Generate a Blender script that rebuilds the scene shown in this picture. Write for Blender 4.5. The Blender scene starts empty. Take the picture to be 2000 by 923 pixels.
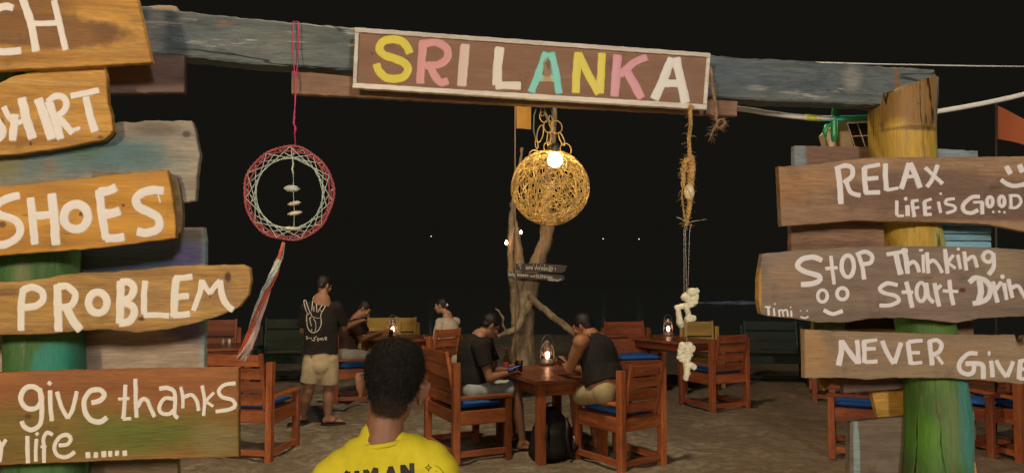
import bpy, bmesh, math, random
from mathutils import Vector, Matrix, noise
from mathutils.bvhtree import BVHTree
random.seed(7)
sc = bpy.context.scene
COL = sc.collection
# ------------------------------------------------------------------ camera
F = 1444.0; H = 538.0; CAMZ = 1.71
PITCH = math.atan((H - 461.5) / F)
cam_d = bpy.data.cameras.new('camera'); cam = bpy.data.objects.new('camera', cam_d); COL.objects.link(cam)
cam_d.sensor_width = 36; cam_d.lens = 36 * F / 2000; cam_d.clip_end = 4000; cam_d.clip_start = 0.05
cam.location = (0, 0, CAMZ); cam.rotation_euler = (math.pi / 2 + PITCH, 0, 0)
sc.camera = cam
# ------------------------------------------------------------------ world, exposure
w = bpy.data.worlds.new("World"); sc.world = w; w.use_nodes = True
wn = w.node_tree.nodes; bg = wn['Background']
bg.inputs[0].default_value = (0.0068, 0.0064, 0.0050, 1); bg.inputs[1].default_value = 1.0
sc.view_settings.view_transform = 'Standard'; sc.view_settings.look = 'None'
sc.view_settings.exposure = 0; sc.view_settings.gamma = 1
sc.cycles.use_denoising = True
sc.cycles.sample_clamp_indirect = 4
sc.cycles.max_bounces = 5
# ------------------------------------------------------------------ the bar's own lamps behind the photographer, plus added fill lights
def lamp(name, loc, power, col, rad=.25, target=None):
    d = bpy.data.lights.new(name, 'POINT'); d.energy = power; d.color = col; d.shadow_soft_size = rad
    o = bpy.data.objects.new(name, d); COL.objects.link(o); o.location = loc; return o
lamp('warm_bar_lamp', (-4.6, -8.6, 4.4), 2750, (1.0, .74, .46), .6)
lamp('white_bar_lamp', (4.4, -8.8, 4.9), 2550, (1.0, .84, .71), .6)
lamp('added_background_lamp', (-.8, 4.6, 7.0), 1000, (1.0, .76, .48), .35)  # unseen overhead light, added to brighten the background sand and furniture
md = bpy.data.lights.new('added_cool_fill', 'SUN'); md.energy = .11; md.color = (.68, .84, 1.0); md.angle = math.radians(8)  # weak cool directional light, added to lift the surf and fill shadows
mo = bpy.data.objects.new('added_cool_fill', md); COL.objects.link(mo); mo.rotation_euler = (math.radians(58), 0, math.radians(-20))
# ------------------------------------------------------------------ pixel geometry
ca, sa = math.cos(PITCH), math.sin(PITCH)
def ray(px, py):
    u = (px - 1000) / F; v = (461.5 - py) / F
    return Vector((u, ca - v * sa, sa + v * ca))
def P(px, py, Y):
    r = ray(px, py); return Vector((0, 0, CAMZ)) + r * (Y / r.y)
def Gd(px, py, z=0.0):
    r = ray(px, py); return Vector((0, 0, CAMZ)) + r * ((z - CAMZ) / r.z)
GS = .138; GY0 = 2.5605
def gate(px, py, off=0.0):
    r = ray(px, py); tx = r.x / r.y
    return P(px, py, (GY0 - off) / (1 - GS * tx))
# ------------------------------------------------------------------ helpers
def put(name, me, mat=None, parent=None, mw=None):
    o = bpy.data.objects.new(name, me)
    COL.objects.link(o)
    if mat is not None and len(me.materials) == 0: me.materials.append(mat)
    if parent is not None: o.parent = parent
    if mw is not None:
        if parent is not None: o.matrix_basis = parent_world(parent).inverted() @ mw
        else: o.matrix_basis = mw
    return o
def parent_world(p):
    m = p.matrix_basis.copy()
    while p.parent is not None:
        p = p.parent; m = p.matrix_basis @ m
    return m
def thing(name, label, cat, loc=(0, 0, 0), rz=0, group=None):
    o = bpy.data.objects.new(name, None); COL.objects.link(o); o.empty_display_size = .1
    o.matrix_basis = Matrix.Translation(loc) @ Matrix.Rotation(rz, 4, 'Z')
    return tag(o, label, cat, group)
def tag(o, label, cat=None, group=None):
    o['label'] = label
    if cat: o['category'] = cat
    if group: o['group'] = group
    return o
def struct(o): o['kind'] = 'structure'; return o
def mesh_from(name, verts, faces, smooth=False):
    me = bpy.data.meshes.new(name); me.from_pydata([tuple(v) for v in verts], [], faces); me.update()
    if smooth: me.shade_smooth()
    return me
def bm_mesh(name, bm, smooth=False):
    bmesh.ops.recalc_face_normals(bm, faces=bm.faces[:])
    me = bpy.data.meshes.new(name); bm.to_mesh(me); bm.free()
    if smooth: me.shade_smooth()
    return me
def basis(d, up=Vector((0, 0, 1))):
    d = Vector(d).normalized()
    if abs(d.dot(up)) > .98: up = Vector((0, 1, 0)) if abs(d.y) < .9 else Vector((1, 0, 0))
    s = d.cross(up).normalized(); u = s.cross(d).normalized()
    return d, s, u
def add_tube(bm, pts, rad, sides=6, cap=True, closed=False, squash=1.0):
    n = len(pts); pts = [Vector(p) for p in pts]; rings = []; pu = None
    for i, p in enumerate(pts):
        a = pts[(i - 1) % n] if (closed or i > 0) else p
        b = pts[(i + 1) % n] if (closed or i < n - 1) else p
        d = (b - a)
        if d.length < 1e-9: d = Vector((0, 0, 1))
        d, s, u = basis(d, pu if pu is not None and abs(pu.dot(d.normalized())) < .95 else Vector((0, 0, 1)))
        pu = u
        r = rad[i] if isinstance(rad, (list, tuple)) else rad
        rings.append([bm.verts.new(p + (s * math.cos(t) + u * math.sin(t) * squash) * r) for t in [2 * math.pi * k / sides for k in range(sides)]])
    m = n if closed else n - 1
    for i in range(m):
        A, B = rings[i], rings[(i + 1) % n]
        for k in range(sides):
            try: bm.faces.new((A[k], A[(k + 1) % sides], B[(k + 1) % sides], B[k]))
            except ValueError: pass
    if cap and not closed:
        bm.faces.new(rings[0][::-1]); bm.faces.new(rings[-1])
    return rings
def tube_mesh(name, pts, rad, sides=6, closed=False, smooth=True):
    bm = bmesh.new(); add_tube(bm, pts, rad, sides, closed=closed); return bm_mesh(name, bm, smooth)
def add_ell(bm, c, r, rot=None, seg=12, rings=8, jit=0):
    m = Matrix.Translation(Vector(c)) @ (rot.to_4x4() if rot is not None else Matrix.Identity(4)) @ Matrix.Diagonal((r[0], r[1], r[2], 1))
    rows = []
    for i in range(1, rings):
        ph = math.pi * i / rings; z = math.cos(ph); q = math.sin(ph)
        rows.append([bm.verts.new(m @ Vector((q * math.cos(2 * math.pi * k / seg), q * math.sin(2 * math.pi * k / seg), z))) for k in range(seg)])
    t = bm.verts.new(m @ Vector((0, 0, 1))); b = bm.verts.new(m @ Vector((0, 0, -1)))
    for k in range(seg):
        j = (k + 1) % seg
        bm.faces.new((t, rows[0][k], rows[0][j])); bm.faces.new((b, rows[-1][j], rows[-1][k]))
        for A, B in zip(rows, rows[1:]): bm.faces.new((A[k], B[k], B[j], A[j]))
def add_box(bm, c, s, rot=None):
    m = Matrix.Translation(Vector(c)) @ (rot.to_4x4() if rot is not None else Matrix.Identity(4)) @ Matrix.Diagonal((s[0], s[1], s[2], 1))
    return bmesh.ops.create_cube(bm, size=1, matrix=m)['verts']
def lathe(name, prof, seg=16, smooth=True):
    verts = []; faces = []
    for r, z in prof:
        for k in range(seg):
            a = 2 * math.pi * k / seg; verts.append((r * math.cos(a), r * math.sin(a), z))
    for i in range(len(prof) - 1):
        for k in range(seg):
            faces.append((i * seg + k, i * seg + (k + 1) % seg, (i + 1) * seg + (k + 1) % seg, (i + 1) * seg + k))
    faces.append(tuple(range(seg))[::-1]); faces.append(tuple((len(prof) - 1) * seg + k for k in range(seg)))
    return mesh_from(name, verts, faces, smooth)
def smooth_path(pts, step=3.0, closed=False):
    pts = [Vector((p[0], p[1])) for p in pts]; n = len(pts); out = []
    if n == 1: return pts
    segs = n if closed else n - 1
    for i in range(segs):
        if closed: p0, p1, p2, p3 = pts[(i - 1) % n], pts[i], pts[(i + 1) % n], pts[(i + 2) % n]
        else: p0, p1, p2, p3 = pts[max(i - 1, 0)], pts[i], pts[i + 1], pts[min(i + 2, n - 1)]
        k = max(1, int((p2 - p1).length / step))
        for j in range(k):
            t = j / k
            out.append(.5 * ((2 * p1) + (p2 - p0) * t + (2 * p0 - 5 * p1 + 4 * p2 - p3) * t * t + (3 * p1 - p0 - 3 * p2 + p3) * t ** 3))
    if not closed: out.append(pts[-1])
    return out
# ------------------------------------------------------------------ materials
class N:
    def __init__(s, name):
        s.m = bpy.data.materials.new(name); s.m.use_nodes = True; s.t = s.m.node_tree; s.b = s.t.nodes['Principled BSDF']
    def n(s, typ, **kw):
        x = s.t.nodes.new(typ)
        for k, v in kw.items():
            if k == 'inp':
                for a, b in v.items():
                    if isinstance(b, bpy.types.NodeSocket): s.t.links.new(b, x.inputs[a])
                    else: x.inputs[a].default_value = b
            else: setattr(x, k, v)
        return x
    def l(s, a, b): s.t.links.new(a, b)
    def math(s, op, a, b=0.0, clamp=False):
        x = s.n('ShaderNodeMath', operation=op, use_clamp=clamp, inp={0: a, 1: b}); return x.outputs[0]
    def mix(s, f, a, b, blend='MIX'):
        x = s.n('ShaderNodeMix', data_type='RGBA', blend_type=blend)
        for i, v in ((0, f), (6, a), (7, b)):
            if isinstance(v, bpy.types.NodeSocket): s.l(v, x.inputs[i])
            else: x.inputs[i].default_value = (v if not isinstance(v, tuple) or len(v) == 4 else v + (1,))
        return x.outputs[2]
    def smooth(s, v, a, b, c=0.0, d=1.0):
        x = s.n('ShaderNodeMapRange', interpolation_type='SMOOTHSTEP', inp={0: v, 1: a, 2: b, 3: c, 4: d}); return x.outputs[0]
    def coord(s, rnd=True):
        c = s.n('ShaderNodeTexCoord').outputs['Object']
        s.obj = c
        if not rnd: return c
        r = s.n('ShaderNodeObjectInfo').outputs['Random']
        k = s.n('ShaderNodeVectorMath', operation='ADD', inp={0: c, 1: s.n('ShaderNodeCombineXYZ', inp={0: s.math('MULTIPLY', r, 37.), 1: s.math('MULTIPLY', r, 11.), 2: s.math('MULTIPLY', r, 23.)}).outputs[0]})
        return k.outputs[0]
    def noise(s, vec, sc3=(1, 1, 1), scale=1.0, detail=4, rough=.55, dist=0.0):
        mp = s.n('ShaderNodeMapping', inp={'Vector': vec, 'Scale': sc3})
        x = s.n('ShaderNodeTexNoise', inp={'Vector': mp.outputs[0], 'Scale': scale, 'Detail': detail, 'Roughness': rough, 'Distortion': dist})
        return x.outputs['Fac']
MC = {}
def plain(name, col, rough=.6, metal=0, var=.15, nscale=30, bump=.15, spec=None, emis=None, sheen=0, trans=0):
    if name in MC: return MC[name]
    n = N(name); v = n.coord()
    f = n.noise(v, scale=nscale, detail=5)
    f2 = n.noise(v, scale=nscale * .17, detail=3)
    g = n.math('ADD', n.math('MULTIPLY', f, .6), n.math('MULTIPLY', f2, .4))
    k = n.smooth(g, .35, .65, 1 - var, 1 + var)
    c = n.n('ShaderNodeVectorMath', operation='SCALE', inp={0: col[:3]}); n.l(k, c.inputs['Scale'])
    n.l(c.outputs[0], n.b.inputs['Base Color'])
    n.b.inputs['Roughness'].default_value = rough; n.b.inputs['Metallic'].default_value = metal
    if spec is not None: n.b.inputs['Specular IOR Level'].default_value = spec
    if trans: n.b.inputs['Transmission Weight'].default_value = trans
    if bump:
        b = n.n('ShaderNodeBump', inp={'Strength': bump, 'Distance': .004, 'Height': f}); n.l(b.outputs[0], n.b.inputs['Normal'])
    if emis: n.b.inputs['Emission Color'].default_value = emis[0] + (1,); n.b.inputs['Emission Strength'].default_value = emis[1]
    MC[name] = n.m; return n.m
def wood(name, dark, light, blobs=(), grain=1.0, rough=.55, vary=.25, knots=True, stripes=None, edgy=.35, bump=.5, holes=True, vertical=False, wear=None, cracks=0, smoothw=0):
    """grain runs along local X (Z when vertical); blobs = paint patches / heartwood at places on the board:
    (x, z, rx, rz, colour, strength, softness)"""
    n = N(name); v = n.coord(rnd=False if blobs else True); ob = n.obj
    sx = (1.2, 9, 11) if not vertical else (9, 9, 1.2)
    warp = n.noise(v, tuple(a * .5 for a in sx), scale=1.0, detail=3)
    wv = n.n('ShaderNodeVectorMath', operation='MULTIPLY_ADD', inp={0: n.n('ShaderNodeCombineXYZ', inp={0: warp, 1: warp, 2: warp}).outputs[0], 1: (.12, .12, .12), 2: v}).outputs[0]
    g1 = n.noise(wv, sx, scale=1.6 * grain, detail=7, rough=.62, dist=.6)
    g2 = n.noise(wv, tuple(a * 5 for a in sx), scale=2.2 * grain, detail=5, rough=.7)
    g3 = n.noise(wv, tuple(a * .35 for a in sx), scale=1.3 * grain, detail=3)
    f = n.math('ADD', n.math('MULTIPLY', g1, .7), n.math('MULTIPLY', g3, .3))
    col = n.mix(n.smooth(f, .32, .68), dark, light)
    edge_noise = n.math('MULTIPLY', n.math('SUBTRACT', n.noise(v, (6, 6, 6), scale=1.0, detail=6, rough=.65), .5), edgy * 4)
    for (bx, bz, rx, rz, c, st, soft) in blobs:
        d = n.n('ShaderNodeVectorMath', operation='SUBTRACT', inp={0: ob, 1: (bx, 0, bz)}).outputs[0]
        d = n.n('ShaderNodeVectorMath', operation='MULTIPLY', inp={0: d, 1: (1 / rx, 0, 1 / rz)}).outputs[0]
        ln = n.n('ShaderNodeVectorMath', operation='LENGTH', inp={0: d}).outputs['Value']
        ln = n.math('ADD', ln, edge_noise)
        msk = n.math('MULTIPLY', n.smooth(ln, 1 - soft, 1 + soft * .3, 1.0, 0.0), st)
        col = n.mix(msk, col, c)
    if wear:   # worn grey wood showing through paint along the grain
        wm = n.smooth(n.noise(wv, tuple(a * 2 for a in sx), scale=1.5, detail=8, rough=.75), wear[1], wear[1] + .1)
        col = n.mix(wm, col, wear[0])
    k = n.smooth(g2, .3, .7, 1 - vary, 1 + vary)
    k = n.math('MULTIPLY', k, n.smooth(g3, .3, .7, .86, 1.12))
    gl1 = n.noise(wv, tuple(a * m_ for a, m_ in zip(sx, (.5, 3.2, 3.2) if not vertical else (3.2, 3.2, .5))), scale=2.4 * grain, detail=3, rough=.5, dist=.4)
    gl2 = n.math('ABSOLUTE', n.math('SUBTRACT', n.math('FRACT', n.math('MULTIPLY', gl1, 9.0)), .5))
    k = n.math('MULTIPLY', k, n.smooth(gl2, .0, .16, 1 - vary * 1.15, 1.0))
    st_ = n.noise(v, (3.5, 3.5, 5), scale=1.6, detail=7, rough=.7)
    k = n.math('MULTIPLY', k, n.smooth(st_, .55, .70, 1.0, .72))
    ckh = None
    if cracks:
        cn = n.noise(wv, tuple(a * .55 for a in sx), scale=1.0, detail=5, rough=.5)
        cd = n.math('ABSOLUTE', n.math('SUBTRACT', cn, .5))
        seg = n.smooth(n.noise(v, (2.5, 2.5, 2.5), scale=1.0, detail=2), .42, .55)
        ckh = n.math('MULTIPLY', n.smooth(cd, .002, .010, 1.0, 0.0), seg)
        k = n.math('MULTIPLY', k, n.math('SUBTRACT', 1.0, n.math('MULTIPLY', ckh, cracks)))
    if holes:
        vo = n.n('ShaderNodeTexVoronoi', inp={'Vector': n.n('ShaderNodeMapping', inp={'Vector': v, 'Scale': (22, 22, 30)}).outputs[0], 'Scale': 1.0})
        hm = n.smooth(vo.outputs['Distance'], .05, .10, .35, 1.0)
        sel = n.math('GREATER_THAN', n.n('ShaderNodeSeparateColor', inp={0: vo.outputs['Color']}).outputs[0], .80)
        hm = n.math('SUBTRACT', 1.0, n.math('MULTIPLY', n.math('SUBTRACT', 1.0, hm), sel))
        k = n.math('MULTIPLY', k, hm)
    if knots:
        vk = n.n('ShaderNodeTexVoronoi', inp={'Vector': n.n('ShaderNodeMapping', inp={'Vector': wv, 'Scale': (3.2, 3.2, 7.) if not vertical else (7., 7., 3.2)}).outputs[0], 'Scale': 1.0})
        km = n.smooth(vk.outputs['Distance'], .03, .13, .45, 1.0)
        s2 = n.math('GREATER_THAN', n.n('ShaderNodeSeparateColor', inp={0: vk.outputs['Color']}).outputs[0], .7)
        km = n.math('SUBTRACT', 1.0, n.math('MULTIPLY', n.math('SUBTRACT', 1.0, km), s2))
        k = n.math('MULTIPLY', k, km)
    if not blobs:   # every piece of timber its own shade, with worn pale scuffs
        rr = n.n('ShaderNodeObjectInfo').outputs['Random']
        k = n.math('MULTIPLY', k, n.n('ShaderNodeMapRange', inp={0: rr, 3: .74, 4: 1.22}).outputs[0])
        col = n.mix(n.smooth(n.noise(v, (7, 7, 7), scale=2.0, detail=8, rough=.75), .60, .70, 0, .35), col, tuple(min(1, a * 1.5 + .05) for a in light))
    c = n.n('ShaderNodeVectorMath', operation='SCALE', inp={0: col}); n.l(k, c.inputs['Scale'])
    n.l(c.outputs[0], n.b.inputs['Base Color'])
    n.l(n.smooth(g2, .3, .7, rough - .12, rough + .18), n.b.inputs['Roughness'])
    n.b.inputs['Specular IOR Level'].default_value = .35
    h = n.math('ADD', g2, n.math('MULTIPLY', g1, .8))
    if ckh is not None: h = n.math('SUBTRACT', h, n.math('MULTIPLY', ckh, 1.5))
    b = n.n('ShaderNodeBump', inp={'Strength': bump, 'Distance': .004, 'Height': h}); n.l(b.outputs[0], n.b.inputs['Normal'])
    return n.m
def paint(name, col, blobs=(), rough=.45):
    n = N(name); v = n.coord(rnd=False)
    f = n.noise(v, (1, 1, 1), scale=70, detail=6, rough=.7); g = n.noise(v, scale=9, detail=3)
    c = n.mix(n.smooth(f, .62, .78, 0, .55), col, tuple(a * .62 for a in col))
    c = n.mix(n.smooth(g, .35, .7, 0, .3), c, tuple(a * .85 for a in col))
    for (bx, bz, rx, rz, cc, st, soft) in blobs:
        d = n.n('ShaderNodeVectorMath', operation='SUBTRACT', inp={0: v, 1: (bx, 0, bz)}).outputs[0]
        d = n.n('ShaderNodeVectorMath', operation='MULTIPLY', inp={0: d, 1: (1 / rx, 0, 1 / rz)}).outputs[0]
        ln = n.math('ADD', n.n('ShaderNodeVectorMath', operation='LENGTH', inp={0: d}).outputs['Value'], n.math('SUBTRACT', n.noise(v, scale=30, detail=5), .5))
        c = n.mix(n.math('MULTIPLY', n.smooth(ln, 1 - soft, 1.0, 1, 0), st), c, cc)
    n.l(c, n.b.inputs['Base Color']); n.b.inputs['Roughness'].default_value = rough
    b = n.n('ShaderNodeBump', inp={'Strength': .35, 'Distance': .002, 'Height': f}); n.l(b.outputs[0], n.b.inputs['Normal'])
    return n.m
def emit(name, col, st):
    if name in MC: return MC[name]
    n = N(name); n.b.inputs['Base Color'].default_value = col + (1,); n.b.inputs['Emission Color'].default_value = col + (1,); n.b.inputs['Emission Strength'].default_value = st
    MC[name] = n.m; return n.m
def glass(name, col=(1, 1, 1), rough=.05):
    if name in MC: return MC[name]
    n = N(name); n.b.inputs['Base Color'].default_value = col + (1,); n.b.inputs['Roughness'].default_value = rough
    n.b.inputs['Transmission Weight'].default_value = 1; n.b.inputs['IOR'].default_value = 1.15
    MC[name] = n.m; return n.m
# ------------------------------------------------------------------ painted strokes on any surface
def ribbon(bm, path, width, mapf, order=0, thick=.0016, closed=False, step=3.0, rough=.07, capk=.22):
    """one brush stroke of thick paint following the surface; mapf(px,py) -> (point, outward normal)"""
    pts = smooth_path(path, step, closed); seed = random.random() * 100
    n = len(pts)
    if n == 1 or (n == 2 and (pts[0] - pts[1]).length < 1):
        c = pts[0]; r = width / 2
        ring = []; p0, nn = mapf(c.x, c.y); mid = bm.verts.new(p0 + nn * thick)
        k = 12
        ro = [mapf(c.x + math.cos(2 * math.pi * i / k) * r * (1 + noise.noise(Vector((i * .9, seed, 0))) * .25), c.y + math.sin(2 * math.pi * i / k) * r * 1.05) for i in range(k)]
        outer = [bm.verts.new(a - b * .0006) for a, b in ro]
        inner = [bm.verts.new(p0 + (a - p0) * .8 + b * thick * .85) for a, b in ro]
        for i in range(k):
            j = (i + 1) % k
            bm.faces.new((outer[i], outer[j], inner[j], inner[i])); bm.faces.new((inner[i], inner[j], mid))
        return
    rows = []
    cap = [] 
    for i, p in enumerate(pts):
        a = pts[(i - 1) % n] if (closed or i > 0) else p
        b = pts[(i + 1) % n] if (closed or i < n - 1) else p
        d = (b - a); d = d / max(d.length, 1e-6); s = Vector((-d.y, d.x))
        wl = width / 2 * (1 + rough * 1.6 * noise.noise(Vector((i * .22, seed, 1)))); wr = width / 2 * (1 + rough * 1.6 * noise.noise(Vector((i * .22, seed, 5))))
        rows.append((p, d, s, wl, wr, 1.0))
    if not closed:
        p, d, s, wl, wr, _ = rows[0]
        pre = [(p - d * width * capk, d, s, wl * .72, wr * .72, .1), (p - d * width * capk * .6, d, s, wl * .93, wr * .93, .9)]
        p, d, s, wl, wr, _ = rows[-1]
        post = [(p + d * width * capk * .6, d, s, wl * .93, wr * .93, .9), (p + d * width * capk, d, s, wl * .68, wr * .72, .1)]
        rows = pre + rows + post
    prof = ((-1, -.4), (-.84, .75), (-.35, 1.0), (.35, .9), (.84, .75), (1, -.4))
    V = []
    for j, (p, d, s, wl, wr, hk) in enumerate(rows):
        r = []
        for (o, h) in prof:
            q = p + s * (o * (wl if o < 0 else wr))
            pt, nn = mapf(q.x, q.y)
            hh = (h * thick if h > 0 else -.0008) * (hk if h > 0 else 1) + (order * .00012 if h > 0 else 0) + (noise.noise(Vector((q.x * .5, q.y * .5, seed))) * .0002 if h > 0 else 0)
            if hk < .5 and h > 0: hh = -.0004
            r.append(bm.verts.new(pt + nn * hh))
        V.append(r)
    m = len(V)
    for i in range(m if closed else m - 1):
        A, B = V[i], V[(i + 1) % m]
        for k in range(5): bm.faces.new((A[k], A[k + 1], B[k + 1], B[k]))
def ell_path(cx, cy, rx, ry, k=14, ph=0): return [(cx + rx * math.cos(2 * math.pi * i / k + ph), cy + ry * math.sin(2 * math.pi * i / k + ph)) for i in range(k)]
def xf(strokes, ox, oy, s):
    """strokes traced in an enlarged crop -> photograph pixels. each: (width, pts) or (width,'o',(cx,cy,rx,ry))"""
    out = []
    for st in strokes:
        if st[1] == 'o':
            cx, cy, rx, ry = st[2]; out.append((st[0] / s, [(ox + x / s, oy + y / s) for x, y in ell_path(cx, cy, rx, ry)], True))
        else: out.append((st[0] / s, [(ox + x / s, oy + y / s) for x, y in st[1]], False))
    return out
# ------------------------------------------------------------------ boards nailed in the plane of the gate
EX = Vector((1, GS, 0)).normalized(); EY = Vector((-GS, 1, 0)).normalized(); EZ = Vector((0, 0, 1))
def gate_frame(px, py, off):
    o = gate(px, py, off)
    return Matrix(((EX.x, EY.x, EZ.x, o.x), (EX.y, EY.y, EZ.y, o.y), (EX.z, EY.z, EZ.z, o.z), (0, 0, 0, 1)))
class Board:
    def __init__(s, name, outline, off, th, label, cat, words=(), group=None, jit=.0016, chamf=.0028, parent=None, slant=0):
        cx = sum(p[0] for p in outline) / len(outline); cy = sum(p[1] for p in outline) / len(outline)
        s.off = off; s.mw = gate_frame(cx, cy, off); s.inv = s.mw.inverted()
        pts = []
        n = len(outline)
        for i in range(n):
            a = Vector(outline[i][:2]); b = Vector(outline[(i + 1) % n][:2]); k = max(1, int((b - a).length / 9))
            for j in range(k): pts.append(a.lerp(b, j / k))
        L = [s.loc(p.x, p.y) for p in pts]
        area = sum(L[i].x * L[(i + 1) % len(L)].z - L[(i + 1) % len(L)].x * L[i].z for i in range(len(L)))
        if area < 0: L.reverse()
        L = [Vector((p.x + jit * noise.noise(p * 60), 0, p.z + jit * 1.6 * noise.noise(p * 40 + Vector((5, 5, 5))))) for p in L]
        m = len(L); bm = bmesh.new(); inner = []; 
        for i in range(m):
            t = (L[(i + 1) % m] - L[i - 1]).normalized(); nn = Vector((-t.z, 0, t.x)); inner.append(L[i] + nn * chamf)
        v0 = [bm.verts.new(p) for p in inner]; v1 = [bm.verts.new(p + Vector((0, chamf * .8, 0))) for p in L]; v2 = [bm.verts.new(p + Vector((0, th, 0))) for p in L]
        bm.faces.new(v0); bm.faces.new(v2[::-1])
        for A, B in ((v0, v1), (v1, v2)):
            for i in range(m): bm.faces.new((A[i], A[(i + 1) % m], B[(i + 1) % m], B[i]))
        me = bm_mesh(name, bm)
        s.o = put(name, me, None, parent, s.mw)
        if label: tag(s.o, label, cat, group)
    def loc(s, px, py):
        p = s.inv @ gate(px, py, s.off); return Vector((p.x, 0, p.z))
    def blob(s, px, py, rx, ry, c, st=1.0, soft=.5):
        a = s.loc(px, py); b = s.loc(px + rx, py + ry)
        return (a.x, a.z, abs(b.x - a.x), abs(b.z - a.z), c, st, soft)
    def setmat(s, m): s.o.data.materials.clear(); s.o.data.materials.append(m)
    def word(s, text, strokes, mat, thick=.0016, name='painted_word', label=None):
        bm = bmesh.new()
        mp = lambda x, y: (s.loc(x, y), Vector((0, -1, 0)))
        for i, (wd, path, cl) in enumerate(strokes): ribbon(bm, path, wd * 1.13, mp, i, thick, cl, rough=.10)
        me = bm_mesh(name, bm); 
        c = sum((v.co for v in me.vertices), Vector()) / len(me.vertices)
        o = put(name, me, mat, s.o)
        o['label'] = label or ('hand painted word "%s"' % text)
        return o
# ================================================================== SETTING
def sand_h(x, y):
    a = 1.0 if y < 18 else max(0, 1 - (y - 18) / 10)
    h = .020 * noise.noise(Vector((x * 1.3, y * 1.3, 0))) - .075 * max(0, noise.noise(Vector((x * 3.6, y * 3.6, 3))) - .12) + .035 * max(0, noise.noise(Vector((x * 4.2 + 9, y * 4.2, 7)))) + .009 * noise.noise(Vector((x * 12, y * 12, 9)))
    return h * a - .014
def make_ground():
    xs = []; x = -9.0
    while x <= 9.01: xs.append(x); x += .07
    xs = [-400, -120, -50, -30, -20, -14, -11] + xs + [11, 14, 20, 30, 50, 120, 400]
    ys = [-60, -30, -12, -6, -2, 0, 1, 2, 3, 4]; y = 4.6
    while y < 13: ys.append(y); y += .06 + max(0, (y - 9)) * .03
    while y < 30: ys.append(y); y += .8
    verts = []; faces = []
    for j, y in enumerate(ys):
        for i, x in enumerate(xs):
            drop = -max(0, y - 22) * .09
            verts.append((x, y, sand_h(x, y) + drop))
    nx = len(xs)
    for j in range(len(ys) - 1):
        for i in range(nx - 1): faces.append((j * nx + i, j * nx + i + 1, (j + 1) * nx + i + 1, (j + 1) * nx + i))
    me = mesh_from('sand', verts, faces, True)
    n = N('sand_surface'); v = n.coord(False)
    a = n.noise(v, scale=.75, detail=6, rough=.65); b = n.noise(v, scale=9, detail=7, rough=.7); c = n.noise(v, scale=90, detail=3)
    d = n.noise(v, (1, 2.2, 1), scale=2.6, detail=5, rough=.6)
    col = n.mix(n.smooth(a, .38, .62), (.31, .25, .17), (.47, .41, .31))
    col = n.mix(n.smooth(b, .40, .66), n.mix(.6, col, (.12, .088, .055)), col)
    col = n.mix(n.smooth(d, .56, .66, 0, .65), col, (.52, .46, .37))
    col = n.mix(n.smooth(c, .35, .6, .35, 0), col, (.07, .052, .038))
    big = n.noise(v, (.8, .5, 1), scale=.32, detail=3)
    xx = n.n('ShaderNodeSeparateXYZ', inp={0: v}).outputs[0]
    col = n.mix(n.smooth(n.math('ADD', xx, n.math('MULTIPLY', big, 2.5)), 2.2, 4.6, 0, .6), col, (.17, .105, .055))
    vs = n.n('ShaderNodeTexVoronoi', inp={'Vector': v, 'Scale': 26.0}); sel = n.math('GREATER_THAN', n.n('ShaderNodeSeparateColor', inp={0: vs.outputs['Color']}).outputs[0], .86)
    col = n.mix(n.math('MULTIPLY', n.smooth(vs.outputs['Distance'], .12, .3, .8, 0), sel), col, (.045, .03, .02))
    # the sand colour turns darker and browner towards the right
    n.l(col, n.b.inputs['Base Color']); n.b.inputs['Roughness'].default_value = .95
    h = n.math('ADD', n.math('MULTIPLY', b, .7), n.math('MULTIPLY', c, .25))
    bp = n.n('ShaderNodeBump', inp={'Strength': .9, 'Distance': .035, 'Height': h}); n.l(bp.outputs[0], n.b.inputs['Normal'])
    struct(tag(put('sand_ground', me, n.m), 'trodden beach sand under the tables'))
make_ground()
def make_sea():
    me = mesh_from('sea', [(-1500, 24, -.62), (1500, 24, -.62), (1500, 3500, -.62), (-1500, 3500, -.62)], [(0, 1, 2, 3)])
    n = N('sea_water'); v = n.coord(False)
    n.b.inputs['Base Color'].default_value = (.85, .87, .86, 1); n.b.inputs['Metallic'].default_value = .92; n.b.inputs['Roughness'].default_value = .12
    h = n.noise(v, (.4, 1.3, 1), scale=.5, detail=5); bp = n.n('ShaderNodeBump', inp={'Strength': .3, 'Distance': .05, 'Height': h}); n.l(bp.outputs[0], n.b.inputs['Normal'])
    struct(tag(put('sea', me, n.m), 'dark night sea beyond the beach'))
    # breaking surf lines
    foam = plain('surf_foam', (.62, .7, .8), .8, var=.5, nscale=3)
    for (y0, x0, x1, r) in ((64, 15.5, 23.0, .22), (66, 18, 21.5, .16), (62, 17, 25.0, .09)):
        bm = bmesh.new(); pts = []; rad = []
        k = 60
        for i in range(k + 1):
            t = i / k; x = x0 + (x1 - x0) * t
            pts.append((x, y0 + .8 * noise.noise(Vector((x * .3, 0, y0))), -.60 + .03 * noise.noise(Vector((x, 2, 1))))); rad.append(r * (math.sin(math.pi * t) ** .6) * (.5 + abs(noise.noise(Vector((x * .7, y0, 0)))) * 1.5) + .003)
        add_tube(bm, pts, rad, 6, squash=.6)
        o = struct(put('surf', bm_mesh('surf', bm, True), foam)); tag(o, 'pale breaking wave far out on the dark sea')
make_sea()
# ================================================================== SIGNS
WHITE = paint('white_brush_paint', (.74, .75, .80))
LEFTW = paint('white_brush_paint_left', (.76, .76, .76))
CREAM = paint('cream_brush_paint', (.80, .79, .73))
LEFT_T = .024
YEL_D, YEL_L = (.40, .20, .040), (.66, .385, .095)
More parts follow.
